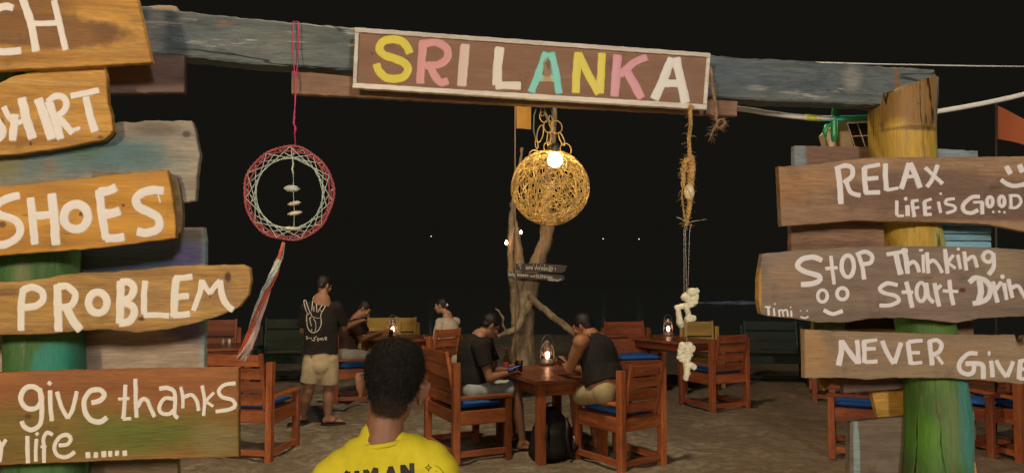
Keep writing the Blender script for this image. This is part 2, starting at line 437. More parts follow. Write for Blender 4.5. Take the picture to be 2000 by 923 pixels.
# ---- left, topmost: "...CH"
b = Board('sign_board', [(-210, -40), (255, -40), (269, 0), (297, 122), (0, 137), (-210, 148)], .205, .026,
          'yellow board lettered CH, topmost on the left post, above the SHIRT board', 'sign board')
b.setmat(wood('yellow_plank_heartwood', YEL_D, YEL_L, [b.blob(40, 60, 262, 50, (.225, .11, .04), .92, .28), b.blob(20, 5, 130, 45, (.235, .115, .04), .85, .4), b.blob(215, 62, 40, 24, (.16, .075, .028), .7, .6)], vary=.2))
b.word('CH', xf([(70, [(118, 80), (60, 64), (-10, 82), (-110, 130), (-160, 280), (-120, 430), (-20, 500), (90, 503), (195, 497)]),
                 (75, [(222, -5), (300, 220), (350, 490)]), (62, [(530, 15), (580, 230), (640, 480)]), (54, [(310, 232), (580, 226)])], 0, 0, 4.99), LEFTW)
# ---- SHIRT
b = Board('sign_board', [(-210, 175), (-60, 168), (0, 160), (26, 149), (66, 140), (140, 133), (202, 130), (207, 145), (210, 200), (217, 222), (220, 254), (214, 264), (202, 272), (192, 274), (128, 287), (40, 300), (0, 303), (-210, 318)], .175, .026,
          'yellow board with rounded corner lettered SHIRT, between the CH and SHOES boards', 'sign board')
b.setmat(wood('yellow_plank_shirt', YEL_D, YEL_L, [b.blob(60, 160, 180, 14, (.66, .42, .14), .6, .6), b.blob(2, 240, 9, 14, (.12, .05, .02), .8, .6), b.blob(60, 281, 4, 6, (.1, .04, .015), .9, .5), b.blob(196, 268, 8, 5, (.12, .05, .02), .8, .6)], vary=.22))
b.word('SHIRT', xf([(70, [(-70, 330), (-20, 385), (22, 450), (26, 510), (-10, 550), (-70, 570)]),
                    (58, [(42, 250), (80, 330), (130, 385)]), (78, [(150, 330), (135, 440), (125, 560)]), (55, [(110, 370), (165, 400), (215, 385)]), (88, [(218, 170), (255, 350), (315, 540)]),
                    (88, [(378, 178), (440, 350), (500, 545)]), (78, [(478, 200), (530, 340), (590, 545)]), (66, [(475, 190), (530, 145), (605, 145), (648, 200), (630, 275), (560, 340)]),
                    (66, [(590, 365), (650, 430), (705, 495)]), (38, [(710, 475), (780, 450)]), (60, [(700, 138), (830, 112), (958, 85)]), (76, [(842, 160), (880, 320), (925, 475)])], 0, 160, 4.99), LEFTW)
# ---- SHOES
b = Board('sign_board', [(-210, 394), (0, 364.5), (60, 358), (156, 348.5), (260, 337), (326.6, 332.4), (330, 346), (336.6, 384), (341.7, 428), (343, 464), (260, 475), (200, 483), (100, 491), (0, 498), (-210, 512)], .185, .026,
          'orange yellow board lettered SHOES, between the SHIRT and PROBLEM boards', 'sign board')
b.setmat(wood('orange_plank_shoes', (.45, .22, .035), (.70, .38, .065), [b.blob(5, 438, 9, 8, (.10, .04, .015), .85, .5), b.blob(158, 418, 5, 5, (.10, .04, .015), .9, .5), b.blob(241, 401, 5, 4, (.12, .05, .02), .9, .5), b.blob(50, 420, 10, 2.5, (.2, .09, .03), .6, .5)], vary=.13, knots=False, grain=.8, holes=False))
b.word('SHOES', xf([(76, [(180, 262), (90, 280), (0, 325), (-60, 375), (-40, 425), (60, 465), (165, 510), (198, 590), (165, 670), (80, 722), (-10, 742)]),
                    (78, [(300, 292), (320, 500), (340, 720)]), (88, [(505, 255), (530, 480), (545, 725)]), (76, [(340, 457), (500, 444)]), (84, 'o', (742, 465, 118, 122)),
                    (80, [(965, 215), (1000, 480), (1035, 675)]), (84, [(975, 222), (1050, 215), (1122, 185)]), (88, [(1010, 442), (1090, 432), (1158, 412)]), (80, [(1040, 680), (1120, 674), (1200, 662)]),
                    (84, [(1585, 212), (1500, 206), (1400, 228), (1332, 290), (1350, 368), (1450, 420), (1535, 470), (1558, 545), (1520, 598), (1430, 622), (1350, 612)]), (16, [(1545, 255), (1565, 328)])], 0, 330, 4.99), LEFTW)
# ---- PROBLEM
b = Board('sign_board', [(-210, 556), (0, 550), (37, 550), (75, 545), (135, 534), (213, 531), (275, 526), (343, 518), (475, 516), (488, 522.5), (490.5, 547), (485.5, 575), (468, 597.6), (438, 612.6), (385, 630), (325, 642.6), (268, 650), (230, 645), (205, 642.6), (155, 645), (75, 652.6), (0, 653), (-210, 660)], .20, .028,
          'live edged board lettered PROBLEM with rounded right end, below SHOES', 'sign board')
b.setmat(wood('brown_yellow_plank_problem', (.30, .165, .05), (.55, .35, .115), [b.blob(60, 600, 130, 22, (.46, .27, .06), .7, .6), b.blob(285, 590, 110, 30, (.36, .215, .085), .8, .6), b.blob(425, 570, 60, 32, (.31, .18, .08), .7, .6), b.blob(445, 540, 8, 13, (.07, .03, .015), .9, .45), b.blob(276, 622, 8, 5, (.06, .03, .015), .9, .5), b.blob(411, 579, 3, 2, (.05, .03, .015), .9, .4), b.blob(10, 570, 30, 10, (.14, .07, .025), .6, .6)], vary=.24, knots=False))
b.word('PROBLEM', xf([(54, [(180, 262), (165, 400), (165, 570)]), (54, [(185, 262), (250, 242), (325, 275), (335, 340), (280, 388), (190, 400)]),
                      (62, [(450, 232), (452, 400), (458, 575)]), (54, [(460, 235), (530, 238), (588, 300), (560, 380), (480, 402)]), (64, [(525, 410), (570, 500), (622, 568)]),
                      (58, 'o', (765, 362, 72, 82)), (62, [(942, 205), (940, 370), (935, 515)]), (58, [(950, 202), (1005, 200), (1045, 250), (1020, 320), (960, 350)]), (58, [(970, 362), (1035, 390), (1050, 450), (1010, 508), (940, 522)]),
                      (50, [(1135, 200), (1125, 330), (1128, 445)]), (44, [(1130, 462), (1220, 458), (1315, 464)]), (60, [(1380, 175), (1365, 300), (1362, 465)]), (48, [(1370, 170), (1440, 168), (1495, 160)]), (50, [(1370, 320), (1430, 312), (1468, 310)]), (48, [(1360, 462), (1420, 458), (1478, 450)]),
                      (42, [(1575, 190), (1560, 290), (1512, 420)]), (42, [(1582, 195), (1612, 250), (1642, 285)]), (42, [(1642, 285), (1680, 235), (1718, 195)]), (50, [(1718, 195), (1740, 320), (1780, 385), (1815, 415)])], 0, 500, 3.996), CREAM)
# ---- give thanks
b = Board('sign_board', [(-210, 733), (0, 727.5), (225, 721), (466, 717.5), (466, 891), (250, 897.5), (0, 908), (-210, 914)], .215, .028,
          'lowest left board, orange and green, lettered give thanks and life', 'sign board')
b.setmat(wood('orange_green_painted_plank', (.235, .09, .028), (.36, .15, .048), [b.blob(60, 855, 700, 52, (.20, .155, .03), .85, .6), b.blob(265, 846, 150, 40, (.105, .165, .022), .8, .8), b.blob(420, 858, 60, 34, (.24, .21, .09), .7, .7), b.blob(55, 812, 8, 6, (.08, .03, .015), .7, .5), b.blob(120, 745, 130, 18, (.31, .125, .05), .5, .8)], vary=.18, knots=False, edgy=.25))
b.word('give thanks', xf([(40, 'o', (245, 305, 82, 88)), (38, [(312, 235), (328, 400), (312, 510), (250, 555), (190, 530), (172, 492)]),
                          (35, [(392, 252), (395, 360), (405, 480)]), (32, [(382, 198), (394, 184)]), (33, [(448, 262), (480, 370), (528, 460)]), (33, [(532, 460), (570, 390), (600, 258)]),
                          (40, [(722, 342), (785, 325), (815, 280), (780, 242), (710, 250), (662, 320), (665, 410), (710, 475), (780, 492), (832, 462)]),
                          (33, [(980, 208), (975, 340), (965, 462)]), (25, [(965, 470), (1022, 466)]), (24, [(928, 312), (1010, 310)]), (33, [(1060, 162), (1062, 300), (1068, 452)]), (32, [(1078, 372), (1110, 318), (1150, 322), (1180, 390), (1208, 448)]),
                          (32, [(1250, 232), (1310, 227), (1362, 255), (1370, 340), (1365, 430), (1388, 460)]), (30, [(1360, 312), (1290, 308), (1247, 370), (1262, 420), (1320, 430), (1358, 402)]),
                          (27, [(1415, 222), (1430, 300), (1430, 380)]), (29, [(1440, 298), (1500, 280), (1540, 330), (1553, 400)]), (28, [(1582, 212), (1600, 330), (1592, 440)]), (24, [(1610, 328), (1672, 265)]), (24, [(1608, 330), (1665, 368)]),
                          (30, [(1838, 192), (1760, 202), (1710, 250), (1740, 298), (1818, 320), (1838, 365), (1790, 395), (1690, 410)])], 0, 700, 4), CREAM)
b.word('r', xf([(30, [(-2, 800), (12, 690), (-12, 640)]), (28, [(12, 690), (45, 632)])], 0, 700, 4), CREAM, label='last letter r of a word cut off by the photograph edge')
b.word('life', xf([(34, [(215, 608), (215, 700), (220, 808)]), (30, [(285, 630), (280, 710), (280, 795)]), (26, [(284, 592), (296, 578)]),
                   (30, [(410, 592), (370, 575), (342, 620), (345, 700), (345, 805)]), (22, [(322, 687), (362, 682)]), (31, [(465, 675), (530, 665), (553, 620), (520, 592), (465, 612), (427, 680), (442, 742), (500, 768), (545, 755), (582, 727)])], 0, 700, 4), CREAM)
b.word('......', xf([
                   (36, [(686, 735), (688, 768)]), (34, [(750, 735), (748, 765)]), (40, [(812, 728), (814, 760)]), (32, [(862, 725), (862, 757)]), (32, [(915, 722), (915, 750)]), (36, [(975, 722), (978, 750)])], 0, 700, 4), CREAM, name='painted_dots', label='row of six blobby painted dots')
# ---- RELAX
b = Board('sign_board', [(1521, 325), (1570, 322), (1600, 320), (1650, 313), (1700, 307.5), (1760, 307), (1900, 306), (2000, 305), (2160, 306), (2160, 462), (2040, 456), (2000, 452), (1960, 443), (1920, 437), (1830, 434), (1740, 432), (1680, 430.5), (1640, 433), (1600, 437), (1527, 441)], .145, .026,
          'brown wavy board lettered RELAX life is good, highest on the right post', 'sign board')
b.setmat(wood('brown_plank_relax', (.235, .145, .09), (.36, .245, .155), [b.blob(1560, 355, 90, 40, (.42, .23, .09), .6, .8), b.blob(1880, 385, 260, 58, (.165, .112, .088), .9, .4), b.blob(1740, 380, 110, 34, (.20, .125, .09), .7, .5), b.blob(1530, 385, 60, 18, (.30, .15, .06), .5, .7), b.blob(1900, 440, 220, 14, (.42, .29, .17), .7, .6)], vary=.2))
b.word('RELAX', xf([(54, [(182, 205), (200, 350), (212, 530)]), (44, [(162, 198), (250, 167), (318, 192), (320, 270), (245, 330)]), (42, [(270, 340), (310, 430), (395, 455)]),
                    (50, [(440, 192), (445, 320), (455, 425)]), (38, [(440, 188), (510, 172), (585, 157)]), (40, [(470, 296), (568, 287)]), (44, [(450, 430), (585, 427)]),
                    (46, [(645, 155), (645, 280), (655, 400)]), (32, [(655, 405), (765, 386)]), (48, [(872, 150), (840, 260), (802, 385)]), (52, [(888, 150), (938, 260), (978, 375)]), (34, [(850, 276), (938, 272)]),
                    (38, [(1037, 192), (1120, 270), (1196, 340)]), (38, [(1150, 165), (1110, 280), (1052, 370)])], 1600, 290, 4.99), WHITE)
b.word('LiFE iS GOOD', xf([(32, [(755, 512), (755, 645)]), (25, [(762, 655), (820, 655)]), (45, [(860, 560), (862, 648)]), (36, [(843, 490)]), (35, [(905, 520), (915, 600), (925, 660)]), (28, [(902, 512), (962, 505)]), (26, [(925, 580), (968, 572)]),
                           (36, [(1025, 520), (1030, 600), (1030, 648)]), (28, [(1025, 515), (1088, 492)]), (28, [(1032, 580), (1084, 575)]), (32, [(1035, 645), (1088, 640)]), (30, [(1160, 522), (1180, 622)]), (25, [(1184, 440)]),
                           (30, [(1312, 490), (1240, 500), (1232, 538), (1310, 560), (1320, 600), (1240, 628)]), (38, [(1556, 470), (1480, 477), (1402, 550), (1412, 610), (1480, 630), (1540, 602)]), (26, [(1502, 525), (1588, 520)]), (35, [(1585, 528), (1585, 635)]),
                           (32, 'o', (1660, 520, 28, 50)), (32, 'o', (1775, 515, 28, 50)), (28, [(1862, 472), (1866, 572)]), (28, [(1852, 460), (1930, 462), (1963, 515), (1920, 573), (1852, 576)]), (24, [(1695, 618)]), (24, [(1755, 615)]), (24, [(1805, 620)])], 1600, 290, 4.99), WHITE)
b.word('', xf([(50, [(1828, 180), (1860, 240)]), (50, [(1955, 165), (1978, 225)]), (42, [(1778, 308), (1840, 350), (1920, 365), (2010, 340), (2060, 292)])], 1600, 290, 4.99), WHITE, name='painted_smile', label='white painted smiling face')
# ---- STOP
b = Board('sign_board', [(1490, 496), (1500, 494), (1575, 487.5), (1675, 482), (1750, 480), (1850, 481), (1950, 484), (2000, 487.5), (2160, 490), (2160, 612), (2000, 617), (1912, 621), (1870, 630), (1825, 625), (1760, 620), (1700, 621.5), (1650, 630), (1600, 629), (1550, 621.5), (1500, 617), (1487, 613), (1482, 585), (1483, 540)], .15, .028,
          'grey brown wavy board lettered STOP thinking start drin, below RELAX', 'sign board')
b.setmat(wood('grey_brown_plank_stop', (.19, .145, .115), (.27, .215, .17), [b.blob(1484, 555, 5.5, 70, (.52, .30, .06), .9, .5), b.blob(1880, 566, 9, 6, (.10, .035, .015), .95, .4), b.blob(1812, 542, 14, 4, (.13, .06, .03), .6, .6), b.blob(1530, 540, 60, 50, (.38, .25, .15), .5, .8), b.blob(1960, 520, 60, 40, (.33, .27, .16), .5, .8)], vary=.14, knots=False, holes=False))
b.word('StOP', xf([(40, [(415, 150), (350, 127), (262, 147), (232, 200), (300, 245), (395, 272), (400, 310), (340, 335), (265, 340)]), (28, [(490, 122), (500, 210), (515, 335)]), (26, [(452, 216), (538, 210)]), (32, 'o', (622, 198, 48, 85)), (32, [(706, 115), (735, 200), (750, 295)]), (32, [(692, 106), (760, 85), (812, 120), (800, 170), (745, 182)])], 1500, 470, 3.996), WHITE)
b.word('Thinking', xf([(30, [(930, 106), (1010, 92), (1085, 76)]), (42, [(1000, 105), (1015, 180), (1035, 255)]), (38, [(1060, 65), (1080, 160), (1090, 250)]), (30, [(1092, 190), (1130, 162), (1163, 190), (1178, 240)]),
                       (24, [(1210, 112), (1210, 170), (1215, 245)]), (18, [(1182, 76), (1202, 72)]), (28, [(1240, 95), (1250, 250)]), (28, [(1256, 170), (1290, 152), (1328, 190), (1357, 245)]), (31, [(1380, 70), (1390, 160), (1400, 250)]), (24, [(1402, 170), (1443, 112)]), (24, [(1402, 172), (1458, 213)]),
                       (25, [(1480, 112), (1500, 216)]), (24, [(1485, 65)]), (28, [(1530, 88), (1545, 226)]), (27, [(1552, 150), (1600, 122), (1630, 203)]), (30, 'o', (1715, 125, 40, 40)), (31, [(1756, 102), (1760, 200), (1722, 260)])], 1500, 470, 3.996), WHITE)
b.word('Start Drin', xf([(31, [(1006, 345), (930, 332), (872, 370), (902, 405), (998, 430), (1018, 470), (960, 500), (875, 505)]), (34, [(1080, 325), (1105, 420), (1125, 515)]), (26, [(1047, 400), (1128, 400)]), (29, 'o', (1195, 398, 36, 74)), (29, [(1237, 332), (1250, 430), (1288, 478)]),
                         (33, [(1300, 335), (1315, 420), (1335, 505)]), (25, [(1312, 385), (1348, 347)]), (31, [(1415, 310), (1425, 400), (1445, 495)]), (25, [(1368, 390), (1478, 395)]), (44, [(1652, 312), (1660, 400), (1640, 488)]), (38, [(1574, 320), (1620, 287), (1700, 312), (1735, 380), (1700, 460), (1605, 488)]),
                         (31, [(1755, 322), (1770, 400), (1790, 475)]), (27, [(1777, 380), (1818, 322)]), (29, [(1840, 335), (1860, 455)]), (35, [(1830, 280)]), (29, [(1875, 302), (1890, 380), (1905, 440)]), (29, [(1897, 370), (1950, 352), (2000, 440)])], 1500, 470, 3.996), WHITE)
b.word('', xf([(26, 'o', (425, 430, 38, 48)), (28, 'o', (580, 412, 42, 46)), (30, [(440, 542), (505, 570), (578, 548)])], 1500, 470, 3.996), WHITE, name='painted_smile', label='white painted face with two round eyes and a smile')
b.word('Timi', xf([(15, [(-22, 515), (18, 515)]), (18, [(2, 520), (5, 578)]), (14, [(45, 527), (50, 582)]), (14, [(54, 492)]), (13, [(85, 537), (90, 588)]), (13, [(90, 545), (110, 537), (120, 588)]), (13, [(122, 545), (145, 537), (155, 588)]), (14, [(180, 545), (183, 592)]), (14, [(177, 518)]), (12, [(255, 545)]), (12, [(305, 545)]), (12, [(255, 592), (285, 602), (313, 590)])], 1500, 470, 3.996), WHITE, .001)
# ---- NEVER GIVE
b = Board('sign_board', [(1571, 643), (1640, 646), (1700, 648), (1850, 652), (1983, 654), (1986, 666), (1996, 668), (2003, 655), (2160, 657), (2160, 762), (2060, 757), (2000, 750), (1960, 746), (1920, 742), (1850, 738), (1750, 737), (1690, 740), (1650, 737), (1573, 738)], .145, .026,
          'light brown board lettered NEVER GIVE, lowest lettered board on the right post', 'sign board')
b.setmat(wood('brown_plank_never', (.24, .175, .115), (.34, .26, .175), [b.blob(1590, 690, 50, 60, (.42, .26, .11), .75, .8), b.blob(1820, 730, 230, 16, (.30, .235, .15), .6, .7), b.blob(1995, 668, 14, 12, (.10, .045, .02), .9, .5), b.blob(1870, 690, 60, 30, (.33, .23, .13), .5, .8)], vary=.14, knots=False, holes=False))
b.word('NEVER', xf([(54, [(217, 178), (215, 290), (192, 405)]), (50, [(222, 185), (290, 280), (368, 380)]), (44, [(368, 175), (378, 270), (385, 390)]), (44, [(438, 182), (440, 280), (440, 380)]), (34, [(432, 182), (558, 166)]), (34, [(452, 255), (543, 250)]), (37, [(452, 380), (560, 376)]),
                    (44, [(617, 182), (660, 290), (722, 390)]), (42, [(795, 200), (765, 290), (735, 388)]), (44, [(865, 190), (875, 290), (890, 395)]), (37, [(872, 182), (998, 171)]), (32, [(892, 290), (973, 290)]), (32, [(892, 395), (995, 386)]),
                    (44, [(1075, 182), (1085, 290), (1100, 405)]), (41, [(1072, 182), (1140, 167), (1188, 210), (1170, 275), (1112, 310)]), (34, [(1150, 330), (1198, 395)])], 1600, 630, 4.99), WHITE)
b.word('GiVE', xf([(42, [(1535, 297), (1450, 302), (1372, 380), (1372, 460), (1440, 500), (1498, 480), (1510, 420)]), (46, [(1434, 395), (1560, 397), (1598, 425), (1600, 535)]), (42, [(1675, 375), (1685, 450), (1690, 522)]), (42, [(1652, 297), (1660, 297)]),
                   (40, [(1727, 370), (1775, 460), (1822, 520)]), (38, [(1888, 380), (1860, 450), (1832, 520)]), (45, [(1962, 365), (1952, 460), (1948, 540)]), (34, [(1967, 366), (2040, 360)]), (34, [(1957, 450), (2035, 446)]), (34, [(1955, 545), (2035, 542)])], 1600, 630, 4.99), WHITE)
# ================================================================== plain boards behind the signs
def backboard(outline, off, th, label, mats, name='plank', **kw):
    b = Board(name, outline, off, th, label, 'plank', **kw); b.setmat(mats(b)); return b
backboard([(60, 96), (360, 108), (360, 180), (217, 182), (60, 184)], .06, .03, 'dark brown board behind the CH board, under the grey beam', lambda b: wood('dark_brown_board', (.085, .058, .052), (.14, .10, .09), vary=.15, knots=False, holes=False))
backboard([(-210, 246), (100, 240), (374, 235), (381, 250), (385, 275), (391, 300), (388, 320), (384, 345), (382, 393), (300, 395), (-210, 410)], .13, .03, 'weathered blue grey board with a frayed right end, behind SHIRT',
          lambda b: wood('blue_grey_weathered', (.24, .225, .19), (.38, .35, .29), [b.blob(200, 305, 170, 52, (.085, .19, .215), .95, .6), b.blob(165, 285, 40, 30, (.07, .15, .07), .7, .7), b.blob(60, 310, 120, 60, (.12, .20, .21), .8, .8), b.blob(10, 320, 35, 40, (.20, .20, .05), .7, .7), b.blob(98, 325, 18, 18, (.22, .18, .14), .7, .6), b.blob(300, 250, 60, 18, (.09, .075, .06), .6, .6), b.blob(364, 262, 10, 8, (.05, .035, .03), .8, .5)], vary=.25), jit=.004)
backboard([(180, 338), (331, 337), (344, 346), (350, 365), (355, 400), (356, 430), (353, 455), (340, 462), (180, 470)], .155, .03, 'short brown bark edged board behind the right end of SHOES', lambda b: wood('bark_brown', (.12, .085, .045), (.24, .18, .10), vary=.35), jit=.003)
backboard([(-210, 447), (120, 445), (398, 444), (401, 470), (400, 560), (399, 727), (398, 740), (-210, 740)], -.075, .035, 'wide blue grey board behind PROBLEM, above the give thanks board',
          lambda b: wood('blue_wide_board', (.27, .225, .17), (.42, .35, .27), [b.blob(270, 500, 190, 60, (.09, .17, .28), .92, .6), b.blob(370, 500, 60, 40, (.16, .15, .36), .8, .7), b.blob(360, 460, 60, 14, (.17, .16, .13), .9, .6), b.blob(380, 640, 90, 26, (.13, .13, .34), .8, .6), b.blob(170, 690, 30, 60, (.14, .10, .08), .6, .8), b.blob(399, 580, 7, 200, (.25, .42, .44), .8, .7)], vary=.2))
backboard([(-210, 842), (345, 850), (348, 940), (345, 1010), (-210, 1010)], -.07, .03, 'brown grey board low behind the give thanks board', lambda b: wood('brown_low_board', (.16, .12, .075), (.25, .19, .12), vary=.2))
# right
backboard([(1552, 284), (1710, 287), (1850, 291), (1910, 295), (1913, 335), (1913, 350), (1552, 350)], -.085, .026, 'brown and pale blue board peeping above the RELAX board', lambda b: wood('brown_blue_board', (.15, .09, .06), (.24, .15, .10), [b.blob(1562, 310, 19, 60, (.24, .32, .38), .8, .4), b.blob(1880, 310, 70, 60, (.24, .36, .42), .85, .4)], vary=.2))
backboard([(1545, 425), (1726, 425), (1730, 512), (1546, 512)], .045, .026, 'brown board left of the yellow post, between RELAX and STOP', lambda b: wood('brown_middle_board', (.13, .072, .045), (.27, .17, .11), vary=.3, knots=False))
r = thing('plank', 'blue louvred board right of the yellow post, between RELAX and STOP', 'plank', gate(1880, 470, -.085))
for i, (a, c) in enumerate([(424, 441), (442.5, 456), (457.5, 469.5), (471, 483), (484.5, 500)]):
    bb = Board('slat', [(1815, a - 1), (1936, a + 1), (1937, c + .5), (1815, c - 1)], .045 + .004 * (i % 2), .02, None, None, parent=r, jit=.0006, chamf=.002)
    if i == 0: blue_slat = wood('blue_slat_paint', (.14, .31, .42), (.21, .41, .53), vary=.16, knots=False, wear=((.3, .3, .26), .66), holes=False)
    bb.setmat(blue_slat)
backboard([(1590, 600), (1651, 600), (1651, 660), (1590, 660)], -.06, .024, 'small olive green board end left of the green post', lambda b: wood('olive_board', (.10, .115, .035), (.17, .19, .06), vary=.2, knots=False))
backboard([(1645, 600), (1760, 600), (1760, 640), (1645, 642)], -.095, .024, 'dark brown strip of board between STOP and NEVER', lambda b: wood('dark_strip', (.07, .035, .03), (.12, .065, .055), vary=.2, knots=False))
backboard([(1655, 641), (1765, 637), (1775, 765), (1784, 905), (1735, 905), (1704, 768), (1600, 742), (1610, 762), (1598, 740), (1600, 655)], -.11, .022, 'mustard yellow slanting board behind the green post', lambda b: wood('mustard_board', (.42, .24, .045), (.62, .38, .085), vary=.25))
backboard([(1840, 622), (1902, 626), (1904, 700), (1912, 742), (1876, 748), (1840, 748)], -.09, .024, 'small brown and blue board end right of the green post', lambda b: wood('brown_blue_end', (.22, .14, .08), (.32, .21, .13), [b.blob(1890, 690, 60, 40, (.16, .27, .38), .85, .4)], vary=.2, knots=False))
backboard([(1648, 735), (1772, 735), (1773, 758), (1658, 767), (1648, 768)], -.05, .024, 'brown board end just under NEVER, left of the green post', lambda b: wood('brown_under_never', (.15, .095, .075), (.23, .155, .125), vary=.15, knots=False))
backboard([(1661, 823), (1690, 820), (1780, 812), (1790, 1010), (1659, 1010)], -.045, .03, 'grey brown board with a pale blue stripe, low beside the green post',
          lambda b: wood('grey_brown_stripe', (.125, .10, .075), (.185, .15, .115), [b.blob(1674, 920, 10.5, 130, (.27, .40, .42), .85, .35)], vary=.2, knots=False, edgy=.12))
backboard([(1860, 806), (1880, 804), (1903, 803), (1905, 820), (1901, 870), (1894, 905), (1886, 960), (1840, 1010), (1840, 806)], -.05, .03, 'blue grey chipped board low right of the green post', lambda b: wood('blue_chip', (.14, .20, .26), (.24, .31, .37), vary=.25, knots=False), jit=.004)
backboard([(1895, 880), (1901, 882), (1912, 935), (1920, 1010), (1860, 1010)], -.085, .024, 'thin orange board tip low right of the green post', lambda b: wood('orange_tip', (.50, .24, .05), (.66, .35, .08), vary=.15, knots=False))
# ================================================================== posts
def log_post(name, centers, mat, label, off, flat=.9, lump=.05, topslant=None, groove=.05):
    """centers: (px, py, halfwidth_px)"""
    bm = bmesh.new(); sides = 28; rings = []
    base = gate(centers[-1][0], centers[-1][1], off)
    dense = []
    for i in range(len(centers) - 1):
        a, c = centers[i], centers[i + 1]; k = max(1, int(abs(c[1] - a[1]) / 14))
        for j in range(k):
            t = j / k; dense.append(tuple(a[m] + (c[m] - a[m]) * t for m in range(3)))
    dense.append(centers[-1])
    # light smoothing
    for _ in range(3):
        dense = [dense[0]] + [tuple((dense[i - 1][m] + 2 * dense[i][m] + dense[i + 1][m]) / 4 for m in range(3)) for i in range(1, len(dense) - 1)] + [dense[-1]]
    O = gate(dense[0][0], dense[0][1], off)
    Zt = None
    for i, (px, py, hw) in enumerate(dense):
        c = gate(px, py, off); e = gate(px + hw, py, off); r = (e - c).length
        ring = []
        for k in range(sides):
            t = 2 * math.pi * k / sides
            cs, sn = math.cos(t), math.sin(t)
            q = (abs(cs) ** 2.6 + abs(sn) ** 2.6) ** (-1 / 2.6)
            rr = r * q * (1 + lump * noise.noise(Vector((cs * 1.5, sn * 1.5, c.z * 2.5))) - groove * max(0, noise.noise(Vector((cs * 4, sn * 4, c.z * .6))) - .15))
            p = c + EX * cs * rr + EY * sn * rr * flat
            if topslant and i < 6:
                p.z = min(p.z, O.z + topslant(((p - O).dot(EX)), ((p - O).dot(EY))))
            ring.append(bm.verts.new(p - O))
        rings.append(ring)
    for A, B in zip(rings, rings[1:]):
        for k in range(sides): bm.faces.new((A[k], A[(k + 1) % sides], B[(k + 1) % sides], B[k]))
    bm.faces.new(rings[0][::-1]); bm.faces.new(rings[-1])
    me = bm_mesh(name, bm, True)
    o = put(name, me, mat, None, Matrix.Translation(O) )
    return tag(o, label, 'post')
def gl(px, py, O, off=0):
    p = gate(px, py, off) - O; return p
O = gate(68, 60, -.02)
def pb(px, py, rx, ry, c, st, soft, O=O):
    a = gate(px, py, 0) - O; s = (gate(px + 100, py, 0) - gate(px, py, 0)).length / 100
    return (a.x, a.z, rx * s, ry * s, c, st, soft)
log_post('wooden_post', [(68, 60, 76), (70, 300, 75), (78, 500, 75), (88, 690, 72), (92, 900, 76), (95, 1550, 80)],
         wood('green_painted_post_left', (.038, .12, .035), (.075, .19, .06), [pb(78, 540, 22, 40, (.24, .24, .13), .6, .8), pb(75, 690, 30, 80, (.05, .16, .06), .5, .8), pb(125, 705, 38, 55, (.03, .28, .22), .9, .35), pb(20, 340, 60, 120, (.24, .25, .06), .7, .8)], vary=.16, vertical=True, knots=False, wear=((.22, .20, .13), .55), cracks=.9),
         'thick green painted post carrying the left boards', -.02)
O2 = gate(1763, 168, 0)
pbr = lambda px, py, rx, ry, c, st, soft: pb(px, py, rx, ry, c, st, soft, O2)
log_post('wooden_post', [(1764, 160, 54), (1762, 240, 54), (1764, 300, 54), (1770, 360, 51), (1773, 430, 48), (1783, 480, 48), (1795, 560, 48), (1803, 625, 47), (1816, 690, 50), (1826, 745, 50), (1833, 810, 53), (1832, 880, 53), (1828, 940, 56), (1826, 1420, 62)],
         wood('yellow_green_painted_post', (.36, .24, .035), (.56, .39, .07),
              [pbr(1760, 195, 95, 70, (.24, .135, .045), .95, .35), pbr(1765, 268, 60, 5, (.12, .07, .02), .8, .6), pbr(1820, 200, 24, 100, (.22, .23, .22), .75, .6), pbr(1735, 300, 20, 30, (.40, .25, .05), .6, .6), pbr(1808, 310, 14, 40, (.33, .34, .08), .7, .7), pbr(1815, 470, 20, 60, (.36, .40, .15), .8, .6),
               pbr(1830, 780, 160, 205, (.065, .155, .04), 1.0, .12), pbr(1810, 700, 40, 60, (.16, .33, .035), .8, .8), pbr(1868, 800, 34, 150, (.06, .24, .22), .9, .5), pbr(1790, 860, 30, 60, (.11, .30, .03), .7, .8), pbr(1826, 820, 15, 90, (.15, .22, .09), .6, .8)],
              vary=.16, vertical=True, edgy=.22, wear=((.19, .135, .065), .54), rough=.55, cracks=.9),
         'bent tree trunk post painted yellow above and green below on the right', 0.0,
         topslant=lambda x, y: min(-.02 + .36 * x, .075) + .012 * noise.noise(Vector((x * 30, y * 30, 0))), groove=.22, lump=.09)
